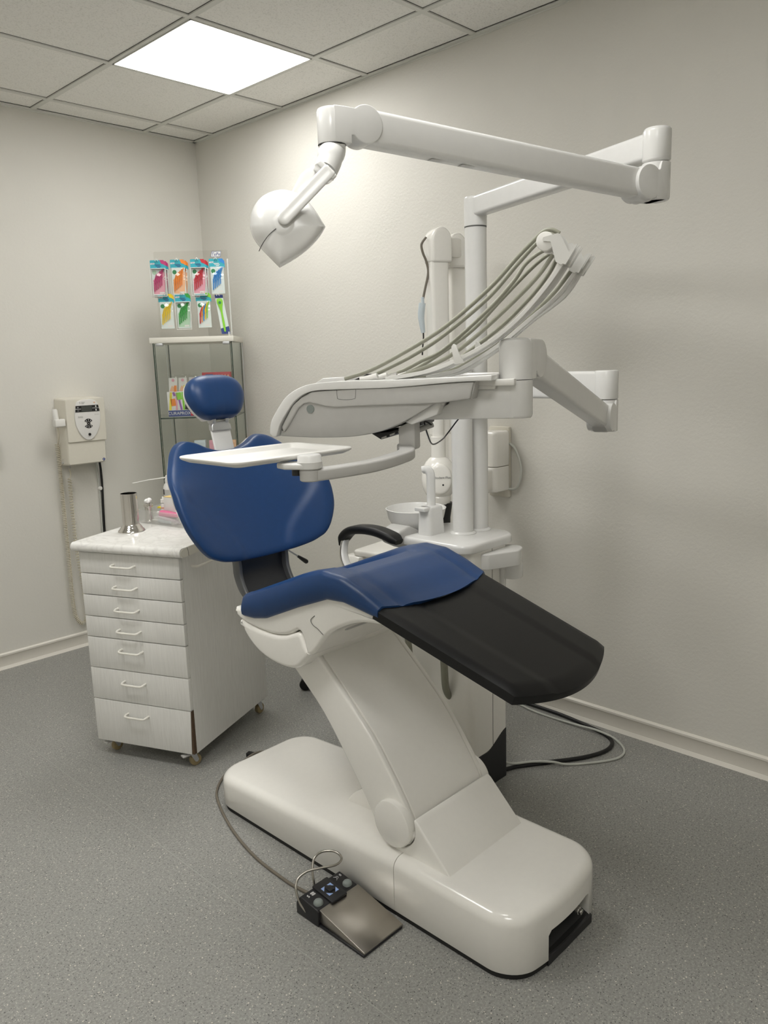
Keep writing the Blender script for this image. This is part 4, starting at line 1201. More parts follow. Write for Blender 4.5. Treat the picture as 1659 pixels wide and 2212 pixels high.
# ================================================================== drawer cabinet on castors
cU = V((.396, -.918, 0)).normalized(); cVv = V((.918, .396, 0)).normalized(); cA = V((-1.4755, -1.251, 0))
CB = lambda p, q, z: cA + cU * p + cVv * q + V((0, 0, z))
cab = thing('drawer_cabinet', CB(.218, .28, 0), 'white woodgrain drawer cabinet on castors left of the dental chair', 'cabinet')
b = BM()
box(b, CB, .0, .018, .019, .556, .064, .822); box(b, CB, .4195, .4375, .019, .556, .064, .822)
box(b, CB, .018, .4195, .54, .556, .064, .822); box(b, CB, .018, .4195, .03, .54, .064, .082); box(b, CB, .018, .4195, .03, .54, .80, .82)
obj('carcass', b, WOOD, cab)
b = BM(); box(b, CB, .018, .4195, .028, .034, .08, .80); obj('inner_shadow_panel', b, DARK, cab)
b = BM()
nose = [(.58, .8235), (.58, .858)] + [(-.022 + .012 - .0 + .0 + (-.006) * 0 + -.006 * 0 + .017 * (1 - sin(radians(a))) - .017, .841 + .017 * cos(radians(a))) for a in range(0, 181, 15)]
nose = [(.58, .8235), (.58, .858), (-.010, .858)] + [(-.010 - .0172 * sin(radians(a)), .8408 + .0172 * cos(radians(a))) for a in range(15, 166, 15)] + [(-.010, .8235)]
prism(b, nose, lambda q, z, p: CB(p, q, z), -.016, .462)
obj('worktop', b, MARBLE, cab)
b = BM()
prism(b, [(.575, .8245), (.575, .857), (.02, .857), (-.008, .855), (-.0245, .845), (-.0245, .837), (-.012, .8245)], lambda q, z, p: CB(p, q, z), .462, .4635); obj('worktop_edge_band', b, TOPBOARD, cab)
b = BM(); prism(b, [(.0265, .8242), (.0255, .840), (.019, .8575), (.0175, .8575), (.024, .840), (.025, .8242)], lambda q, z, p: CB(p, q, z), .4634, .4642); obj('edge_crack', b, SEAM, cab)
zs = [.8185, .7385, .6555, .5715, .4895, .3660, .2385, .0650]
handle_z = [.776, .693, .608, .526, .4475, .321, .191]
for i in range(7):
    z1, z0 = zs[i] - (.0022 if i else 0), zs[i + 1] + .0012
    b = BM()
    r_ = .4365 if i < 6 else .4365
    if i < 6: box(b, CB, -.004, r_, 0, .018, z0, z1, .0012)
    else: prism(b, [(-.004, z0), (.4255, z0), (.4345, z1), (-.004, z1)], lambda p, z, q: CB(p, q, z), 0, .018, .001)
    d = obj('drawer', b, WOOD, cab)
    b = BM(); hz_ = handle_z[i]; hx = .199
    tube(b, [CB(hx - .047, .001, hz_ + .002), CB(hx - .047, -.014, hz_ + .002), CB(hx - .044, -.023, hz_), CB(hx - .034, -.026, hz_ - .001), CB(hx, -.0265, hz_ - .001), CB(hx + .034, -.026, hz_ - .001), CB(hx + .044, -.023, hz_), CB(hx + .047, -.014, hz_ + .002), CB(hx + .047, .001, hz_ + .002)], .0042, 10, 5)
    obj('handle', b, CREAMMETAL, d)
    if i == 6:
        b = BM(); prism(b, [(.4262, z0), (.4372, z0), (.4372, z1), (.4350, z1)], lambda p, z, q: CB(p, q, z), .0025, .018); obj('exposed_chipboard', b, CHIP, d, label='brown exposed chipboard edge')
b = BM(); qx = .135
tube(b, [CB(.4375, qx - .060, .772), CB(.450, qx - .060, .772), CB(.459, qx - .057, .772), CB(.462, qx - .046, .772), CB(.462, qx + .046, .772), CB(.459, qx + .057, .772), CB(.450, qx + .060, .772), CB(.4375, qx + .060, .772)], .0045, 10, 5); obj('side_handle', b, CREAMMETAL, cab)
for k, (p, q, an) in enumerate(((.032, .045, 25), (.400, .035, 10), (.415, .505, 30), (.035, .50, -20))):
    ca = V((cos(radians(an - 15)), sin(radians(an - 15)), 0)); cb_ = V((-ca.y, ca.x, 0))
    c0 = CB(p, q, 0)
    CF = lambda a, c, z: c0 + ca * a + cb_ * c + V((0, 0, z))
    b = BM(); box(b, CF, -.024, .024, -.018, .018, .0605, .0640); cyl(b, CF(0, 0, .052), CF(0, 0, .061), .012)
    for s in (-1, 1): prism(b, [(-.012, .055), (.012, .055), (.022, .024), (.016, .016), (.008, .018)], lambda a, z, c: CF(a, c, z), s * .0125 - .001, s * .0125 + .001)
    cas = obj('castor', b, ZINC, cab)
    b = BM(); wc = CF(.013, 0, .0225); cyl(b, wc - cb_ * .0095, wc + cb_ * .0095, .0225, seg=28, bw=.004); obj('castor_wheel', b, CASTER, cas)
    b = BM(); cyl(b, wc - cb_ * .0145, wc + cb_ * .0145, .004, seg=12); obj('axle', b, ZINC, cas)
    if k < 2:
        b = BM(); box(b, CF, -.040, -.008, -.011, .011, .046, .055, .003); obj('brake_lever', b, GREYP, cas)

# ---- things on the worktop
TT = .8582
cy0 = V((-1.256, -1.246, TT))
b = BM()
lathe(b, [(.050, 0), (.0515, .002), (.050, .006), (.044, .011), (.040, .018), (.036, .024), (.0325, .028), (.0318, .031), (.0318, .150), (.0305, .150), (.0305, .03), (.0001, .03)], cy0, seg=48)
solo('steel_cylinder', b, CHROME, cy0, 'tall polished steel cylinder with flared foot on the marbled cabinet top', 'steel jar')
# clear box
bx = V((-1.150, -1.117, 0)); bu = V((.17, -.985, 0)).normalized(); bv = V((.985, .17, 0))
BX = lambda p, q, z: bx + bu * p + bv * q + V((0, 0, TT + z))
BXF = lambda q, z, p: BX(p, q, z)
def tray_box(x0, x1, q0, q1, h, nm, label):
    bm = BM(); t = .0018; fl = .006
    o = [(x0, q0), (x1, q0), (x1, q1), (x0, q1)]
    def ring(d, z): return [BX(x0 - d, q0 - d, z), BX(x1 + d, q0 - d, z), BX(x1 + d, q1 + d, z), BX(x0 - d, q1 + d, z)]
    rings(bm, [ring(0, .0005), ring(fl, h), ring(fl + .004, h), ring(fl + .004, h + .0015), ring(fl - t, h + .0015), ring(-t, .0022)])
    return solo(nm, bm, FROST, BX((x0 + x1) / 2, (q0 + q1) / 2, 0), label, 'plastic box')
tray_box(.0, .265, .0, .125, .055, 'plastic_box', 'clear plastic box of tubes and bottles on the cabinet top')
# steel dispenser with cotton
dp = BX(.030, .027, .0026)
t = thing('cotton_dispenser', dp, 'small steel dispenser with white cotton on top inside the clear box', 'dispenser')
b = BM(); lathe(b, [(.021, 0), (.0215, .004), (.019, .008), (.0165, .030), (.0155, .058), (.0165, .062), (.020, .064), (.0205, .070), (.019, .076), (.014, .078), (.0001, .078)], dp, seg=32); obj('body', b, CHROME, t)
b = BM()
for k in range(9):
    a = k * 2.4; rr = .004 + .0015 * (k % 4)
    c0 = dp + V((cos(a) * rr * 1.4, sin(a) * rr * 1.4, .082 + .004 * (k % 3)))
    lathe(b, [(.0005, -.008), (.006, -.006), (.0085, 0), (.006, .006), (.0005, .0085 + .002 * (k % 2))], c0, (sin(a) * .5, cos(a * 2) * .5, 1), 9)
obj('cotton_pad', b, COTTON, t)
# little bottle
lp = BX(.082, .062, .0026)
t = thing('dropper_bottle', lp, 'little white bottle with orange and green label behind the white box', 'bottle')
b = BM(); lathe(b, [(.0105, 0), (.0115, .002), (.0115, .066), (.009, .074), (.005, .076)], lp, seg=24); obj('body', b, PAPERW, t)
b = BM(); lathe(b, [(.0105, 0), (.0105, .014), (.0045, .016), (.004, .024), (.0001, .0245)], lp + V((0, 0, .078)), seg=20); obj('cap', b, MATW, t)
b = BM(); lathe(b, [(.0117, .054), (.0117, .060)], lp, seg=24, cap0=False, cap1=False); obj('label_band', b, SALMON, t)
b = BM(); lathe(b, [(.01175, .032), (.01175, .040)], lp, seg=24, cap0=False, cap1=False); obj('label_logo', b, GREENP, t)
# white carton
t = thing('white_carton', BX(.135, .085, .0026), 'plain white carton with pale yellow top in the clear box', 'box')
b = BM(); box(b, BX, .098, .172, .050, .105, .0026, .106, .001); obj('carton', b, PAPERW, t)
b = BM(); box(b, BX, .0985, .1715, .051, .104, .1065, .1085); obj('lid', b, YELLOWTOP, t)
# pink tube, syringes
PKX = lambda a, c, z: BX(.075 + a, .020 + c, .0028 + z)
t = thing('pink_tube', PKX(.06, .015, 0), 'bright pink tube with white cap lying in the clear box', 'tube')
b = BM(); rs = []
for a, w, h in ((.012, .010, .010), (.018, .016, .015), (.06, .019, .015), (.11, .021, .009), (.150, .023, .002)): rs.append([PKX(a, .020 + w * cos(p), .032 + h * sin(p) + .004) for p in [2 * pi * k / 24 for k in range(24)]])
rings(b, rs); obj('tube_body', b, PINK, t)
b = BM(); cyl(b, PKX(-.006, .020, .036), PKX(.014, .020, .036), .0085, bw=.002); obj('cap', b, MATW, t)
def syringe(a0, c0, z0, a1, c1, z1, m1, m2, lb):
    p0, p1 = PKX(a0, c0, z0), PKX(a1, c1, z1); d = (p1 - p0)
    t = thing('syringe', p0, lb, 'syringe', 'syringes in the clear box')
    bm = BM(); cyl(bm, p0 + d * .28, p0 + d * .85, .0075, seg=20, bw=.001); obj('barrel', bm, m1, t)
    bm = BM(); cyl(bm, p0, p0 + d * .28, .0022, .0065, seg=16); obj('tip_cap', bm, m2, t)
    bm = BM(); cyl(bm, p0 + d * .85, p0 + d, .0045, seg=14); cyl(bm, p0 + d * .84, p0 + d * .855, .0105, seg=18); obj('plunger', bm, m2, t)
syringe(-.022, .002, .010, .125, .004, .009, PALEBLUE, MATW, 'pale blue syringe with white cone tip lying lowest in the clear box')
syringe(.010, .004, .027, .140, .005, .010, PALEPINK, PALEPINK, 'lilac syringe leaning across the other syringe in the clear box')
b = BM(); prism(b, [(.05, .054), (.062, .056), (.076, .053), (.092, .054), (.092, .062), (.074, .060), (.060, .064), (.05, .062)], lambda a, z, c: BX(a, c, z), .055, .068, .002)
solo('yellow_tip', b, YELLOW, BX(.07, .06, .055), 'small bright yellow plastic piece beside the steel dispenser', 'plastic piece')
# spray bottle behind the box
sp_ = CB(.245, .470, TT)
sp_ = V((-.962, -1.055, TT))
t = thing('spray_bottle', sp_, 'white spray bottle with long thin nozzle behind the carton on the cabinet', 'bottle')
b = BM(); lathe(b, [(.026, 0), (.0275, .003), (.0275, .112), (.026, .122), (.020, .134), (.0165, .138)], sp_, seg=32); obj('body', b, PAPERW, t)
b = BM(); lathe(b, [(.0185, .138), (.0185, .152), (.015, .154), (.015, .166), (.013, .170), (.0001, .171)], sp_, seg=28); hd = obj('spray_head', b, MATW, t)
b = BM(); nd = V((-.72, .60, -.10)).normalized(); n0 = sp_ + V((0, 0, .162)); tube(b, [n0 + nd * .010, n0 + nd * .035, n0 + nd * .09, n0 + nd * .155 - V((0, 0, .004))], lambda t: .0042 - .0020 * min(1, t * 3), 10, 4); obj('nozzle', b, MATW, hd)
b = BM(); rs = []
lc = V((-.717, -.697, 0)); lr_ = V((.697, -.717, 0))
def lab(bm, a0, a1, z0, z1, r):
    rings(bm, [[sp_ + lc * r * cos(a) + lr_ * r * sin(a) + V((0, 0, z)) for a in [radians(a0 + (a1 - a0) * k / 8) for k in range(9)]] for z in (z0, z1)], closed=False)
lab(b, -80, -40, .088, .112, .0278); lab(b, -80, 5, .060, .066, .0278); lab(b, -76, -30, .072, .082, .0278); obj('print', b, DARK, t)
b = BM(); lab(b, -38, 40, .045, .110, .02775); obj('label_panel', b, GREYP, t)

# ================================================================== wall unit with handpiece
wu = thing('wall_control_unit', (-.86, 0, 1.17), 'cream wall-mounted control box with oval keypad and coiled cord', 'control unit')
FY = -.120
b = BM()
wo = rpoly([(-.975, 1.004, .012), (-.765, 1.004, .012), (-.752, 1.344, .012), (-.963, 1.344, .012)], 4)
rings(b, [[V((x - .0 + (x + .865) * k, y, z + (z - 1.17) * k)) for x, z in inset(wo, d)] for y, d, k in ((-.001, 0, .03), (-.10, 0, 0), (-.108, .002, 0), (-.113, .006, 0))])
obj('housing', b, WALLBOX, wu)
b = BM(); prism(b, rpoly([(-.966, 1.1215, .008), (-.757, 1.1215, .008), (-.752, 1.343, .010), (-.962, 1.343, .010)], 4), lambda x, z, y: V((x, y, z)), -.114, FY, .003, 3); obj('front_cover', b, WALLBOX, wu)
ov = sm2([(-.915, 1.300), (-.905, 1.325), (-.880, 1.335), (-.852, 1.337), (-.822, 1.335), (-.800, 1.325), (-.790, 1.300), (-.784, 1.255), (-.790, 1.205), (-.808, 1.165), (-.832, 1.138), (-.857, 1.128), (-.882, 1.139), (-.904, 1.168), (-.919, 1.208), (-.922, 1.255), (-.915, 1.300)], 4)[:-1]
b = BM(); prism(b, ov, lambda x, z, y: V((x, y, z)), FY + .001, FY - .006, .003, 3); obj('keypad_panel', b, PAPERW, wu)
KY = FY - .0066
KW = lambda x, z, y: V((x, KY - y, z))
b = BM(); prism(b, [(-.9175, 1.274), (-.787, 1.274), (-.7925, 1.3065), (-.9135, 1.3065)], KW, 0, .0010); obj('display_band', b, BLACK, wu)
b = BM(); box(b, KW, -.884, -.828, 1.276, 1.3045, .0009, .0016); obj('display_window', b, LCD, wu)
b = BM()
for x0, x1, z in ((-.917, -.886, 1.290), (-.826, -.789, 1.291)): box(b, KW, x0, x1, z - .0009, z + .0009, .0009, .0015)
for x, z in ((-.902, 1.298), (-.902, 1.281)): box(b, KW, x - .004, x + .004, z - .0007, z + .0007, .0009, .0015)
box(b, KW, -.9025, -.9015, 1.2945, 1.3015, .0009, .0015)
for x, z in ((-.806, 1.300), (-.806, 1.282)): box(b, KW, x - .003, x + .003, z - .005, z + .004, .0009, .0015)
obj('display_print', b, PRINTW, wu)
kp = (-.853, 1.214)
b = BM()
def sector(bm, a0, a1, r0_, r1_):
    A = [radians(a0 + (a1 - a0) * k / 10) for k in range(11)]
    prism(bm, [(kp[0] + r1_ * cos(a), kp[1] + r1_ * sin(a)) for a in A] + [(kp[0] + r0_ * cos(a), kp[1] + r0_ * sin(a)) for a in A[::-1]], KW, 0, .0012)
sector(b, 32, 148, .011, .0245); sector(b, 212, 328, .011, .0245)
cyl(b, KW(kp[0], kp[1], 0), KW(kp[0], kp[1], .0016), .009, seg=24); cyl(b, KW(-.853, 1.1575, 0), KW(-.853, 1.1575, .004), .0072, seg=24, bw=.001)
obj('keypad_buttons', b, BLACK, wu)
b = BM()
for a in (50, 90, 130, 230, 270, 310):
    c0 = (kp[0] + .018 * cos(radians(a)), kp[1] + .018 * sin(radians(a))); box(b, KW, c0[0] - .0014, c0[0] + .0014, c0[1] - .0035, c0[1] + .0035, .0011, .0017)
box(b, KW, kp[0] - .0035, kp[0] + .0035, kp[1] - .0008, kp[1] + .0008, .0015, .0021); obj('button_print', b, PRINTW, wu)
b = BM()
prism(b, [(-.892, 1.316), (-.8885, 1.316), (-.886, 1.320), (-.8885, 1.325), (-.892, 1.325), (-.890, 1.3205)], KW, 0, .0008)
for k in range(2): box(b, KW, -.881, -.862 - .005 * k, 1.3215 - .006 * k, 1.3245 - .006 * k, 0, .0008)
for k in range(6): box(b, KW, -.905 + .0045 * k, -.9022 + .0045 * k, 1.244, 1.254 - .003 * (k % 2), 0, .0006)
for k in range(2): box(b, KW, -.817 + .014 * k, -.806 + .014 * k, 1.2575, 1.2595, 0, .0006)
obj('panel_print', b, GREYP, wu)
b = BM(); prism(b, [(-.812, 1.3145), (-.806, 1.322), (-.818, 1.322)], KW, 0, .0008); obj('warning_mark', b, PEACH, wu)
b = BM(); cyl(b, V((-.782, -.112, 1.020)), V((-.782, -.1142, 1.020)), .0072, seg=24); obj('blue_badge', b, PRINTB, wu)
b = BM(); box(b, lambda x, z, y: V((x, -.1143 - y, z)), -.786, -.781, 1.018, 1.021, 0, .0004); box(b, lambda x, z, y: V((x, -.1143 - y, z)), -.7835, -.7815, 1.021, 1.024, 0, .0004); obj('badge_mark', b, PRINTW, wu)
b = BM(); cyl(b, (-.972, -.055, 1.018), (-.981, -.055, 1.018), .006, seg=16); cyl(b, (-.972, -.055, 1.034), (-.978, -.055, 1.034), .0035, seg=12); obj('side_connector', b, GREYP, wu)
# handpiece in its cup on the left side
b = BM(); prism(b, [(-1.024, 1.207), (-.972, 1.207), (-.972, 1.245), (-1.024, 1.245)], lambda x, z, y: V((x, y, z)), -.125, -.082, .005, 3); obj('handpiece_holder', b, MATW, wu)
b = BM(); lathe(b, [(.008, 0), (.0125, .004), (.0135, .03), (.0135, .085), (.011, .092), (.0001, .093)], (-1.008, -.103, 1.204), (-.06, 0, 1), 24); obj('handpiece', b, MATW, wu)
b = BM(); tube(b, [(-1.006, -.103, 1.208), (-1.000, -.095, 1.17), (-.994, -.07, 1.135), (-.988, -.045, 1.115)], .0028, 8, 5)
def coil(path, r, pitch, wire):
    P = smooth_pts(path, 12)
    L = [0]
    for a, c in zip(P, P[1:]): L.append(L[-1] + (c - a).length)
    tot = L[-1]; n = int(tot / pitch); steps = n * 10
    pts = []; j = 0
    for k in range(steps + 1):
        s = tot * k / steps
        while j < len(L) - 2 and L[j + 1] < s: j += 1
        t = (s - L[j]) / max(1e-9, L[j + 1] - L[j]); p = P[j].lerp(P[j + 1], t)
        d = (P[j + 1] - P[j]).normalized()
        x = V((0, -1, 0)); x = (x - d * x.dot(d)).normalized(); y = d.cross(x)
        a = 2 * pi * n * k / steps
        pts.append(p + x * r * cos(a) + y * r * sin(a))
    return pts
cp_ = [(-.988, -.030, 1.115), (-.984, -.026, 1.05), (-.984, -.024, .95), (-.985, -.022, .771), (-.987, -.022, .521), (-.990, -.022, .300), (-.986, -.022, .205), (-.972, -.022, .155), (-.948, -.022, .135), (-.925, -.022, .155), (-.918, -.022, .21)]
tube(b, coil(cp_, .0085, .0092, .0022), .0024, 5, 1, False)
cp2 = [(-.918, -.022, .21), (-.925, -.022, .35), (-.940, -.022, .55), (-.941, -.022, .72), (-.939, -.022, .86), (-.937, -.022, .93)]
tube(b, coil(cp2, .0085, .0150, .0022), .0024, 5, 1, False)
tube(b, [(-.937, -.030, .93), (-.934, -.034, .955), (-.941, -.04, .985), (-.942, -.05, 1.01)], .0026, 8, 5)
obj('coiled_cord', b, BEIGE, wu)
b = BM(); cyl(b, (-.942, -.05, 1.006), (-.942, -.05, .985), .005, seg=12); obj('cord_plug', b, GREYP, wu)
b = BM(); tube(b, [(-.768, -.03, 1.008), (-.757, -.014, .95), (-.756, -.010, .863), (-.762, -.010, .75), (-.768, -.010, .607), (-.770, -.012, .45), (-.770, -.014, .10), (-.77, -.018, .03)], .0062, 10, 8); obj('black_cable', b, BLACK, wu)
b = BM(); tube(b, [(-.785, -.03, 1.008), (-.779, -.012, .95), (-.773, -.008, .863), (-.775, -.008, .75), (-.779, -.008, .607), (-.782, -.01, .45), (-.782, -.012, .10), (-.782, -.018, .03)], .0036, 8, 8); obj('white_cable', b, CABLEW, wu)
b = BM(); lathe(b, [(.011, 0), (.011, .010), (.008, .014), (.0001, .015)], (-.768, -.004, .852), (0, -1, 0), 20); obj('cable_clip', b, MATW, wu)
# grey item at the left edge of the picture
b = BM(); box(b, W3, -1.42, -1.289, -.075, -.0005, 1.075, 1.185, .012, 3)
solo('wall_dispenser', b, GREYP, (-1.35, 0, 1.13), 'pale grey wall box cut off by the left picture edge', 'dispenser')

# ================================================================== glass display cabinet in the corner
D0 = V((-.583, -.331, 0)); de = V((.72, -.694, 0)).normalized(); dn = V((.694, .72, 0)).normalized()
DT = lambda s, q, z: D0 + de * s + dn * q + V((0, 0, z))
DTZ = lambda s, z, q: D0 + de * s + dn * q + V((0, 0, z))
dc = thing('display_cabinet', DT(.215, .18, 0), 'tall narrow glass display cabinet with white top standing in the corner', 'display cabinet')
b = BM(); box(b, DT, 0, .43, 0, .365, 1.609, 1.637, .001); obj('top_board', b, TOPBOARD, dc)
b = BM(); box(b, DT, 0, .43, 0, .365, .03, .075, .001); obj('bottom_board', b, TOPBOARD, dc)
for s_, q_ in ((.03, .03), (.40, .03), (.03, .335), (.40, .335)):
    b = BM(); cyl(b, DT(s_, q_, 0), DT(s_, q_, .031), .012, seg=16); obj('foot', b, BLACK, dc)
def pane(s0, s1, q0, q1, z0, z1, nm='glass_pane'):
    bm = BM(); box(bm, DT, s0, s1, q0, q1, z0, z1); p = obj(nm, bm, GLASS, dc)
    bm = BM(); e = .0012; k = .0003
    if abs(s1 - s0) > abs(q1 - q0) and abs(z1 - z0) > .1:
        for s in (s0, s1): box(bm, DT, s - e, s + e, q0 - k, q1 + k, z0, z1)
    elif abs(z1 - z0) > .1:
        for q in (q0, q1): box(bm, DT, s0 - k, s1 + k, q - e, q + e, z0, z1)
    else:
        box(bm, DT, s0, s1, q0 - e, q0 + e, z0 - k, z1 + k); box(bm, DT, s0, s1, q1 - e, q1 + e, z0 - k, z1 + k); box(bm, DT, s1 - e, s1 + e, q0, q1, z0 - k, z1 + k)
    obj('glass_edge', bm, GLASSEDGE, p, label='dark green polished glass edge')
    return p
pane(.022, .410, .008, .012, .078, 1.606, 'glass_door')
pane(.012, .016, .014, .350, .075, 1.609)
pane(.414, .418, .014, .350, .075, 1.609)
pane(.016, .414, .350, .354, .075, 1.609)
for z in (.45, .84, 1.225): pane(.018, .412, .020, .346, z - .006, z, 'glass_shelf')
for s0 in (.030, .372):
    b = BM(); box(b, DT, s0, s0 + .036, .000, .020, 1.594, 1.6085, .002); obj('hinge', b, ALU, dc)
b = BM(); box(b, DT, .424, .428, .338, .342, .076, 1.608); box(b, DT, .002, .006, .338, .342, .076, 1.608); obj('corner_rod', b, ALU, dc)

# clear hook stand on top with brush packs
hs2 = thing('hook_stand', DT(.21, .16, 1.637), 'clear acrylic hook stand on top of the glass display cabinet', 'hook stand')
b = BM(); box(b, DT, .012, .398, .188, .192, 1.6375, 2.085); obj('back_panel', b, ACRYL, hs2)
b = BM(); box(b, DT, .394, .398, .08, .188, 1.6375, 1.66); prism(b, [(.186, 2.04), (.194, 2.04), (.194, 1.6375), (.178, 1.6375)], lambda q, z, s: DT(s, q, z), .394, .400); obj('side_rib', b, HOOK, hs2)
b = BM(); box(b, DT, .012, .398, .09, .188, 1.6375, 1.6415); obj('stand_foot', b, ACRYL, hs2)
SGN = lambda x, y, z: DT(.340 + x, .17 - z, 2.062 + y)
sg = thing('brand_sign', DT(.340, .17, 2.062), 'small white parallelogram sign with blue lettering above the brush packs', 'sign')
b = BM(); prism(b, [(-.026, -.013), (.024, -.013), (.030, .015), (-.020, .015)], SGN, 0, .002); obj('plate', b, PAPERW, sg)
b = BM()
pr_ = [(-.026, -.013), (.024, -.013), (.030, .015), (-.020, .015)]
for i in range(4):
    p, q = V(pr_[i]), V(pr_[(i + 1) % 4]); d = (q - p).normalized(); n_ = V((-d.y, d.x)) * .0016
    prism(b, [tuple(p), tuple(q), tuple(q + n_), tuple(p + n_)], SGN, .0019, .0024)
text(b, 'TePe', lambda x, y, z: SGN(x * .92 + .001 + y * .10, y - .0, .0023 + z), .0235, shear=.12)
obj('lettering', b, PRINTB, sg)

def hooks(s, z, q1):
    bm = BM()
    tube(bm, [DT(s - .006, .188, z), DT(s - .006, q1 - .006, z + .002), DT(s - .005, q1 - .010, z + .008), DT(s, q1 - .011, z + .012), DT(s + .005, q1 - .010, z + .008), DT(s + .006, q1 - .006, z + .002), DT(s + .006, .188, z)], .0016, 8, 4)
    return obj('hook', bm, HOOK, hs2)
brushm = {}
def brush_pack(s, ztop, q, tip, cols, tint, label, group, cased=False):
    """hanging blister pack: card header, blister, printed sheet, slanted brushes"""
    t = thing('brush_pack', DT(s, q, ztop), label, 'brush pack', group)
    F = lambda a, z, d: DT(s + a, q - d, ztop + z)
    bm = BM(); prism(bm, [(-.040, -.002), (-.036, .0), (.030, .0), (.040, -.014), (.041, -.044), (.034, -.046), (-.036, -.043), (-.040, -.040)], F, 0, .0012); card = obj('header_card', bm, TEAL, t)
    bm = BM(); prism(bm, [(.010, .0), (.028, .0), (.040, -.012), (.041, -.030), (.030, -.022), (.018, -.018)], F, .0012, .0018); obj('colour_corner', bm, tip, card)
    bm = BM(); prism(bm, [(-.038, -.022), (-.017, -.021), (-.016, -.014), (-.037, -.014)], F, .0012, .0018); obj('logo_plate', bm, PAPERW, card)
    bm = BM(); text(bm, 'TePe', lambda x, y, z: F(-.027 + x, -.018 + y, .0018 + z), .0078, .0003); obj('logo', bm, PRINTB, card)
    bm = BM()
    for k, (x0, x1) in enumerate(((-.016, .012), (-.012, .016), (-.004, .012))): box(bm, F, x0, x1, -.0255 - k * .0058, -.0225 - k * .0058, .0012, .0017)
    obj('print', bm, NAVY if tip != BLU2 else PAPERW, card)
    bm = BM(); box(bm, F, -.034, .034, -.176, -.040, .0004, .0016); sheet = obj('printed_sheet', bm, SHEET, t)
    bm = BM(); prism(bm, [(-.030, -.170), (.026, -.170), (.032, -.118), (.032, -.060), (.020, -.058), (-.030, -.100)], F, .0012, .0019); obj('tint_print', bm, tint, sheet)
    bm = BM(); lathe(bm, [(.011, 0), (.011, .0004)], F(-.020, -.062, .0016), -dn, 20); obj('leaf_mark', bm, GREENP if tip != MAG else MINT, sheet)
    bm = BM(); prism(bm, [(-.030, -.110), (.032, -.086), (.032, -.0885), (-.030, -.1125)], F, .0018, .0023); box(bm, F, .0, .024, -.168, -.160, .0018, .0023); obj('white_print', bm, PAPERW, sheet)
    for k in range(len(cols)):
        x = -.021 + k * .0095; up_k = -.088 + k * .0072
        bm = BM()
        tube(bm, [F(x - .003, up_k - .068, .006), F(x, up_k - .020, .006), F(x + .006, up_k + .002, .006), F(x + .012, up_k + .018, .006)], .0027, 7, 3)
        box(bm, F, x - .0036, x + .0036, up_k - .034, up_k - .014, .004, .008, .001)
        obj('brush', bm, cols[k], t)
    bm = BM(); box(bm, F, -.037, .037, -.180, -.043, .0002, .015, .004); obj('blister', bm, ACRYL, t)
    if cased:
        bm = BM()
        for a0, a1, z0, z1 in ((-.040, -.037, -.182, -.042), (.037, .040, -.182, -.042), (-.040, .040, -.184, -.181), (-.040, .040, -.045, -.042)): box(bm, F, a0, a1, z0, z1, 0, .016, .001)
        obj('case_rim', bm, HOOK, t)
    return t
QF = .105
packs = [
    (.050, 2.032, MAG, [MAG] * 5, ROSE, 'magenta brush pack hanging first in the upper row', 'upper row of hanging brush packs', True),
    (.153, 2.032, ORA, [ORA] * 5, PEACH, 'orange brush pack hanging second in the upper row', 'upper row of hanging brush packs', False),
    (.257, 2.032, RED, [RED] * 5, ROSE, 'red brush pack hanging third in the upper row', 'upper row of hanging brush packs', True),
    (.353, 2.032, BLU2, [BLU2] * 5, SHEET, 'blue brush pack hanging last in the upper row below the sign', 'upper row of hanging brush packs', False),
    (.078, 1.862, YEL2, [YEL2] * 5, SHEET, 'yellow brush pack hanging at the left of the lower row', 'lower row of hanging brush packs', False),
    (.165, 1.862, GRN2, [GRN2] * 5, MINT, 'green brush pack hanging second in the lower row', 'lower row of hanging brush packs', True),
    (.272, 1.862, LIME, [RED, ORA, BLU2, YEL2, LIME], SHEET, 'mixed colour brush pack hanging right in the lower row', 'lower row of hanging brush packs', False),
]
for s, z, tip, cols, tint, lb, g, cs in packs:
    t = brush_pack(s, z, QF, tip, cols, tint, lb, g, cs)
    hooks(s - .004, z - .007, QF)
    if tip in (MAG, ORA, RED):
        dup(t, dn * .022 + de * .008 - V((0, 0, .003)), {MAG: 'magenta brush pack hanging behind the front magenta pack', ORA: 'orange brush pack hanging behind the front orange pack', RED: 'red brush pack hanging behind the front red pack'}[tip], g)
# tongue scraper pack
zt = 1.850
F = lambda a, z, d: DT(.352 + a + .20 * (-z) * .6, QF - d, zt + z)
t = thing('tongue_cleaner_pack', DT(.352, QF, zt), 'long pack with lime green tongue cleaner hanging below the blue brush pack', 'brush pack')
b = BM(); prism(b, [(-.020, -.012), (.020, -.012), (.0245, -.200), (-.020, -.200)], F, 0, .0012); obj('backing_card', b, SHEET, t)
b = BM(); prism(b, [(-.021, 0), (.021, 0), (.0205, -.016), (-.0205, -.016)], F, 0, .0016); obj('header_card', b, NAVY, t)
b = BM(); prism(b, [(-.020, -.180), (.0245, -.168), (.0245, -.200), (-.020, -.200)], F, .0012, .0018); prism(b, [(-.020, -.172), (.024, -.160), (.024, -.168), (-.020, -.180)], F, .0012, .0017); obj('blue_print', b, PRINTB, t)
b = BM(); prism(b, sm2([(-.014, -.022), (0, -.018), (.014, -.022), (.015, -.040), (.009, -.062), (.005, -.090), (.006, -.140), (.005, -.184), (0, -.188), (-.004, -.184), (-.005, -.140), (-.004, -.090), (-.009, -.062), (-.015, -.040), (-.014, -.022)], 3)[:-1], F, .002, .007, .001); obj('tongue_cleaner', b, LIME, t)
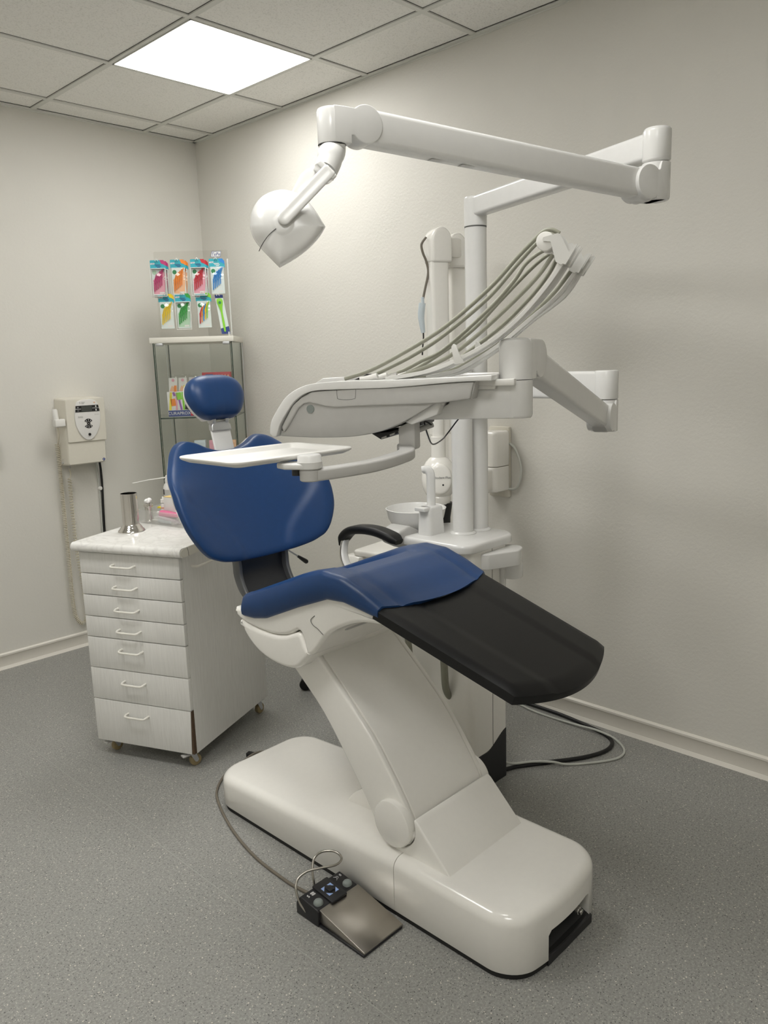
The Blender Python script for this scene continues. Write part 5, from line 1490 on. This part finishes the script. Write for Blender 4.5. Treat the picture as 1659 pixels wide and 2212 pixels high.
b = BM(); lathe(b, [(.0075, 0), (.0075, .001)], F(0, -.040, .007), -dn, 18); obj('logo', b, GREENP, t)
hooks(.350, zt - .007, QF)

# ---- contents of the shelves
Q0 = .075
CX_ = lambda a, z, d: DT(.050 + a, Q0 - d, 1.2255 + z)
t = thing('toothbrush_display_box', DT(.12, Q0 + .02, 1.2255), 'toothbrush counter display box with blue name strip on the glass shelf', 'display box')
b = BM(); box(b, CX_, 0, .150, 0, .132, -.075, 0, .001); obj('box', b, PAPERW, t)
b = BM(); box(b, CX_, .001, .149, .002, .034, .0003, .0012); obj('name_strip', b, PRINTB, t)
b = BM(); box(b, CX_, .118, .147, .004, .032, .0012, .0018); obj('red_square', b, RED, t)
b = BM(); box(b, CX_, .129, .136, .008, .028, .0018, .0024); box(b, CX_, .122, .143, .0145, .0215, .0018, .0024); text(b, 'CURAPROX', lambda x, y, z: CX_(.059 + x, .018 + y, .0014 + z), .0225); obj('lettering', b, PAPERW, t)
b = BM()
for x0, x1, zl, zh, m in (): pass
def bar(bm, x0, z0, x1, z1, wd): 
    d = V((x1 - x0, z1 - z0)).normalized(); n_ = V((-d.y, d.x)) * wd / 2
    prism(bm, [(x0 - n_.x, z0 - n_.y), (x1 - n_.x, z1 - n_.y), (x1 + n_.x, z1 + n_.y), (x0 + n_.x, z0 + n_.y)], CX_, .0002, .0009)
for nm, m, bars in (('yellow_handle', YELLOW, [(.012, .036, .022, .130, .012)]), ('purple_handle', PURP, [(.072, .036, .062, .090, .010), (.040, .110, .034, .130, .012)]), ('pink_handle', ROSE, [(.046, .036, .050, .128, .010), (.098, .100, .100, .131, .016)]),
                    ('green_handle', LIME, [(.085, .036, .082, .130, .010), (.138, .036, .132, .085, .008)]), ('orange_head', ORA, [(.032, .058, .028, .096, .026)]), ('lime_head', LIME, [(.064, .090, .060, .128, .028)]), ('black_head', DARK, [(.106, .036, .112, .082, .034)])):
    b = BM()
    for q in bars: bar(b, *q)
    obj(nm, b, m, t)
# blister packed brushes standing in the box
for k, (a, m1, lb) in enumerate(((.004, ORA, 'brush blister pack standing left in the display box'), (.052, YELLOW, 'brush blister pack standing second in the display box'), (.104, ROSE, 'brush blister pack standing third behind the headrest'))):
    t = thing('toothbrush_pack', CX_(a + .02, .10, -.03), lb, 'brush pack', 'blister packs in the display box')
    G = lambda x, z, d: CX_(a + x + z * .05, z, -.010 - k * .012 + d)
    b = BM(); box(b, G, 0, .044, .10, .205, 0, .001); obj('card', b, PAPERW, t)
    b = BM(); prism(b, [(.002, .135), (.016, .165), (.030, .150), (.042, .168), (.042, .133)], G, .001, .0016); obj('print', b, PEACH, t)
    b = BM(); lathe(b, [(.008, 0), (.008, .0006)], G(.022, .192, .001), -dn, 16); obj('round_mark', b, ROSE, t)
    b = BM(); box(b, G, .026, .038, .132, .165, .001, .004, .001); obj('brush_head', b, m1, t)
    b = BM(); box(b, G, -.002, .046, .10, .222, -.001, .012, .004); obj('blister', b, ACRYL, t)
# red printed leaflet boxes to the right
t = thing('leaflet_holder', DT(.30, .10, 1.2255), 'red printed box standing at the right end of the glass shelf', 'box')
E2 = lambda a, z, d: DT(.235 + a, .110 - d, 1.2255 + z)
b = BM(); box(b, E2, 0, .150, 0, .228, -.04, 0, .001); obj('box', b, RED, t)
b = BM(); box(b, E2, .018, .058, .200, .218, .0002, .001); obj('blue_print', b, PRINTB, t)
b = BM()
for k in range(5): prism(b, [(.06 + .016 * k, .195), (.075 + .016 * k, .216), (.082 + .016 * k, .200)], E2, .0002, .001)
obj('peach_print', b, PEACH, t)
for k, (s, z0, wd, h, m, lb) in enumerate(((.085, .84, .075, .225, YELLOWTOP, 'pale yellow card on the lower glass shelf, leftmost'), (.195, .84, .060, .252, PALEBLUE, 'pale blue card on the lower glass shelf, in the middle'), (.275, .84, .06, .250, ROSE, 'reddish picture card on the lower glass shelf beside the headrest bar'), (.365, .84, .05, .248, PEACH, 'narrow cream card on the lower glass shelf, rightmost'))):
    b = BM(); box(b, DT, s - wd / 2, s + wd / 2, .12, .15, z0 + .0005, z0 + h, .002)
    for j in range(3): box(b, DT, s - wd / 2 + .006, s + wd / 2 - .006 - .004 * j, .1194, .121, z0 + h - .02 - .022 * j, z0 + h - .012 - .022 * j)
    solo('picture_card', b, m, DT(s, .135, z0), lb, 'card', 'cards on the lower shelf')

# ================================================================== floor cables, stool
b = BM(); z = .0075
tube(b, [(-.60, -2.47, z), (-.56, -2.515, z), (-.50, -2.545, z), (-.40, -2.615, z), (-.30, -2.685, z), (-.20, -2.725, z), (-.12, -2.715, z), (-.075, -2.66, z), (-.055, -2.58, z), (-.035, -2.45, z), (-.030, -2.36, z), (-.030, -2.20, z), (-.035, -2.0, z)], .0075, 12, 8)
solo('black_cable', b, BLACK, (-.3, -2.6, 0), 'thick black cable looping over the floor from the dental unit to the wall', 'cable')
b = BM(); z = .0048
tube(b, [(-.59, -2.46, .05), (-.555, -2.505, .035), (-.52, -2.535, .022), (-.46, -2.575, .019), (-.415, -2.63, .019), (-.37, -2.672, z), (-.29, -2.740, z), (-.21, -2.785, z), (-.14, -2.775, z), (-.095, -2.715, .012), (-.085, -2.64, .019), (-.080, -2.55, .012), (-.075, -2.44, z), (-.072, -2.33, z), (-.055, -2.23, z), (-.050, -2.05, z)], .0045, 10, 8)
solo('grey_cable', b, CABLEW, (-.28, -2.7, 0), 'thin pale grey cable looping beside the black cable on the floor', 'cable')
# low stool behind the chair: only one castor shows
st = thing('stool', (-.392, -1.562, 0), 'stool base with one black castor visible behind the lift arm', 'stool')
for k in range(5):
    a = radians(130 + 72 * k); d = V((cos(a), sin(a), 0)); p = V((-.392, -1.562, 0))
    b = BM(); sweep(b, [p + V((0, 0, .085)) + d * .02, p + d * .22 + V((0, 0, .068))], rrect(.034, .022, .006, 3)); lg = obj('leg', b, BLACK, st)
    e = V((-d.y, d.x, 0)); c0 = p + d * .225 + V((0, 0, .027))
    b = BM()
    for s in (-1, 1): cyl(b, c0 + e * s * .006, c0 + e * s * .024, .027, seg=28, bw=.004)
    prism(b, [(-.026, .0), (-.020, .02), (0, .031), (.020, .02), (.026, 0), (.0, -.004)], lambda x, z, c: c0 + d * x + V((0, 0, z)) + e * c, -.026, .026, .003)
    cyl(b, c0 + V((0, 0, .02)), c0 + V((0, 0, .042)), .008); obj('castor', b, BLACK, lg)
b = BM(); cyl(b, (-.392, -1.562, .07), (-.392, -1.562, .40), .018); obj('column', b, ALU, st)
b = BM(); lathe(b, [(.05, 0), (.165, .004), (.175, .025), (.170, .05), (.14, .06), (.0001, .062)], (-.392, -1.562, .40), seg=40); obj('seat', b, BLUE, st)
